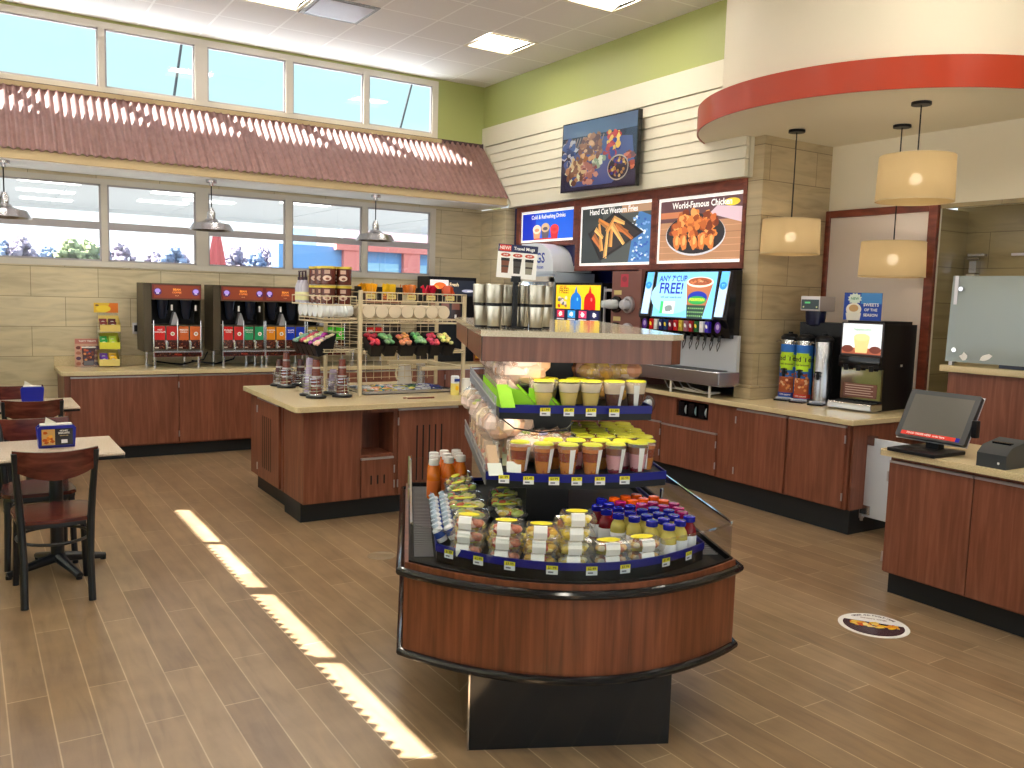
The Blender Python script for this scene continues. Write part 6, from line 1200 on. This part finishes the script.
t = T('cappuccino_machine', 'black cappuccino machine with a lit coffee picture door and chrome splash panel', 'drink machine', (6.235, 4.61, .9), -PI/2+.12); w = .36
m = MB(); m.box(0, w, .03, .55, .0, .71); m.box(.02, w-.02, .03, .5, .71, .735); m.box(0, w, 0, .03, .34, .71); P('body', m, 'black', t)
m = MB(); m.M = flatM('-y', (0, -.001, 0)); m.rect(-.012, w-.005, .45, .72, S(40, 30, 30)); m.rect(.0, w-.02, .46, .71, S(226, 232, 236), .0005); m.rect(.0, w-.02, .46, .51, S(170, 90, 60), .0008); m.ell(.05, .50, .05, .03, S(110, 50, 36), .001); m.ell(w-.07, .50, .05, .03, S(110, 50, 36), .001)
m.poly([(.12, .47), (.22, .47), (.24, .60), (.10, .60)], S(236, 206, 140), .0012); m.ell(.17, .60, .07, .03, S(244, 220, 160), .0016); m.text('cappuccino', .17, .665, .035, S(150, 180, 150), .0012); P('picture_door', m, 'ce', t, 'lit door picturing a creamy coffee')
m = MB(); m.rbox(0, w, -.045, 0, .35, .445, .006); nz = P('nozzle_panel', m, 'bgloss', t)
for q in range(3): m = MB(); m.cyl((.07+.11*q, -.04, .325), (.07+.11*q, -.04, .37), .018, .022); P('nozzle', m, 'black', nz)
m = MB(); m.box(.01, w-.0, .0, .028, .085, .34); P('splash_panel', m, 'mirror', t, 'mirror bright splash panel'); m = MB(); m.M = flatM('-y', (0, -.002, 0)); m.rect(.04, w-.03, .10, .215, S(120, 76, 66))
for q in range(5): m.rect(.055, .30-.02*(q % 2), .197-.02*q, .203-.02*q, S(206, 180, 170), .0004)
P('instruction_card', m, 'cm', t); m = MB(); m.rbox(-.01, w+.01, -.16, .03, .012, .065, .004, 1); dt = P('drip_tray', m, 'chrome', t); m = MB()
for q in range(9): m.box(.0+.04*q, .02+.04*q, -.15, .0, .0655, .069)
P('drip_grate', m, 'black', dt)
for x_ in (.02, w-.02): m = MB(); m.cyl((x_, .3, -.0), (x_, .3, .012), .02); P('foot', m, 'black', t)
m = MB(); m.M = Matrix.Rotation(PI/2, 4, 'Z') @ flatM('-y', (0, -w-.001, 0)); m.rect(.30, .34, .36, .38, WHT); P('side_sticker', m, 'cm', t)
t = T('coffee_poster', 'blue poster with a coffee cup and starburst standing on the cappuccino machine', 'poster', (6.33, 4.69, 1.636), -PI/2+.25); w, h = .315, .23; m = MB(S(30, 60, 150)); m.box(0, w, 0, .006, 0, h); P('card', m, 'cm', t)
m = MB(); m.M = flatM('-y', (0, -.001, 0)); m.rect(0, w, 0, h, S(30, 70, 170)); m.rect(w*.45, w, h*.6, h, S(70, 140, 210), .0004)
m.poly([(.09+(.062 if i % 2 else .048)*math.cos(i*PI/12), .18+(.05 if i % 2 else .038)*math.sin(i*PI/12)) for i in range(24)], S(214, 232, 220), .0008); m.text('NEW', .09, .18, .03, S(60, 150, 110), .0012)
m.ell(.085, .09, .065, .055, S(236, 230, 214), .0012); m.ell(.085, .10, .04, .03, S(200, 160, 110), .0016); m.poly([(.03, .0), (.14, .0), (.15, .06), (.02, .06)], S(230, 226, 214), .0014)
m.text('SWEETS', .228, .13, .036, WHT, .001); m.text('OF THE', .228, .088, .032, WHT, .001); m.text('SEASON', .228, .045, .032, WHT, .001); P('print', m, 'cm', t)
# ------------------------------------------------------------------ register
t = T('touch_monitor', 'tilted touch screen monitor on the register counter', 'monitor', (4.80, 3.133, .9), -PI/2)
A_ = Matrix.Translation((0, 0, .078)) @ Matrix.Rotation(PI/2-.5, 4, 'X'); w, h = .435, .315
m = MB(); m.M = A_; m.prism([(.008, 0), (w-.008, 0), (w, .008), (w, h-.008), (w-.008, h), (.008, h), (0, h-.008), (0, .008)], -.03, 0); P('case', m, pm('monitor_case', S(40, 42, 46), .3), t)
m = MB(); m.M = A_; m.prism([(-.004, -.004), (w+.004, -.004), (w+.004, h+.004), (-.004, h+.004)], -.034, -.03); P('rear_rim', m, 'alum', t)
m = MB(); m.M = A_; m.rect(.032, w-.032, .035, h-.03, S(92, 90, 84), .0006); m.rect(.034, w-.06, .014, .038, S(226, 60, 50), .001); m.rect(w-.06, w-.035, .012, .038, S(40, 40, 160), .001); m.text('FOOD ORDER HERE  order here', .19, .027, .017, WHT, .0014); P('screen', m, 'cg', t)
m = MB(); m.rbox(.06, .36, -.16, .16, .0, .022, .006); m.box(.18, .26, .04, .10, .02, .13); P('stand', m, 'black', t, 'wide black foot'); m = MB(); m.rbox(w+.0, w+.03, .06, .10, .12, .22, .004); m.box(w-.08, w+.01, .07, .09, .15, .19); P('card_reader', m, 'black', t)
t = T('receipt_printer', 'dark grey receipt printer beside the touch screen monitor', 'printer', (4.69, 2.56, .9), -PI/2)
m = MB(); m.add([(0, 0, .0), (.16, 0, .0), (.16, .22, .0), (0, .22, .0), (0, 0, .075), (.16, 0, .075), (0, .05, .115), (.16, .05, .115), (0, .22, .145), (.16, .22, .145)], [(0, 3, 2, 1), (0, 1, 5, 4), (4, 5, 7, 6), (6, 7, 9, 8), (1, 2, 9, 7, 5), (0, 4, 6, 8, 3), (2, 3, 8, 9)]); P('body', m, pm('printer_grey', S(52, 56, 60), .45), t)
m = MB(); m.box(.03, .13, .09, .12, .12, .133); P('paper_slot', m, 'bgloss', t); m = MB(WHT); m.M = flatM('-y', (0, -.001, 0)); m.ell(.12, .03, .007, .007); P('button', m, 'cm', t)
m = MB(); m.rbox(-.05, .0, .0, .012, 0, .012, .002); 
# ------------------------------------------------------------------ floor marks
t = T('floor_decal', 'round white floor sticker with a picture of wings, near the register counter', 'sticker', (4.197, 2.78, .001), -.95); R_ = .185
m = MB(); m.ell(0, 0, R_, R_, WHT, 0, n=40); m.poly([(R_*.86*math.cos(a), R_*.86*math.sin(a)) for a in [PI-.28+i*(PI+.56)/24 for i in range(25)]], S(70, 50, 60), .0006)
for q in range(34): x = rd.uniform(-.11, .12); m.ell(x, rd.uniform(-.03, .035)*(1-abs(x)*3), .026, .014, rd.choice([S(240, 200, 90), S(226, 150, 50), S(246, 220, 130), S(206, 90, 40), S(236, 186, 30)]), .001+q*.00003, rot=rd.uniform(0, 3), jit=.2, n=9)
for i, ch in enumerate('ORDER AND PICKUP HERE'):
    a = 2.35-i*.078
    if ch != ' ': m.text(ch, .150*math.cos(a), .150*math.sin(a), .026, S(90, 50, 60), .0022, rot=a-PI/2)
m.text('western wings', .0, .098, .024, S(130, 90, 80), .0022); P('print', m, 'cg', t)
m = MB(); m.lathe([(0, .0005), (.085, .0005), (.09, .003), (.097, .0025), (.099, 0)], (2.315, 5.17, 0), 28); O('floor_drain', m, pm('tan_metal_cover', S(140, 122, 98), .35), 'round tan cleanout cover in the floor between island and kiosk', 'cover')
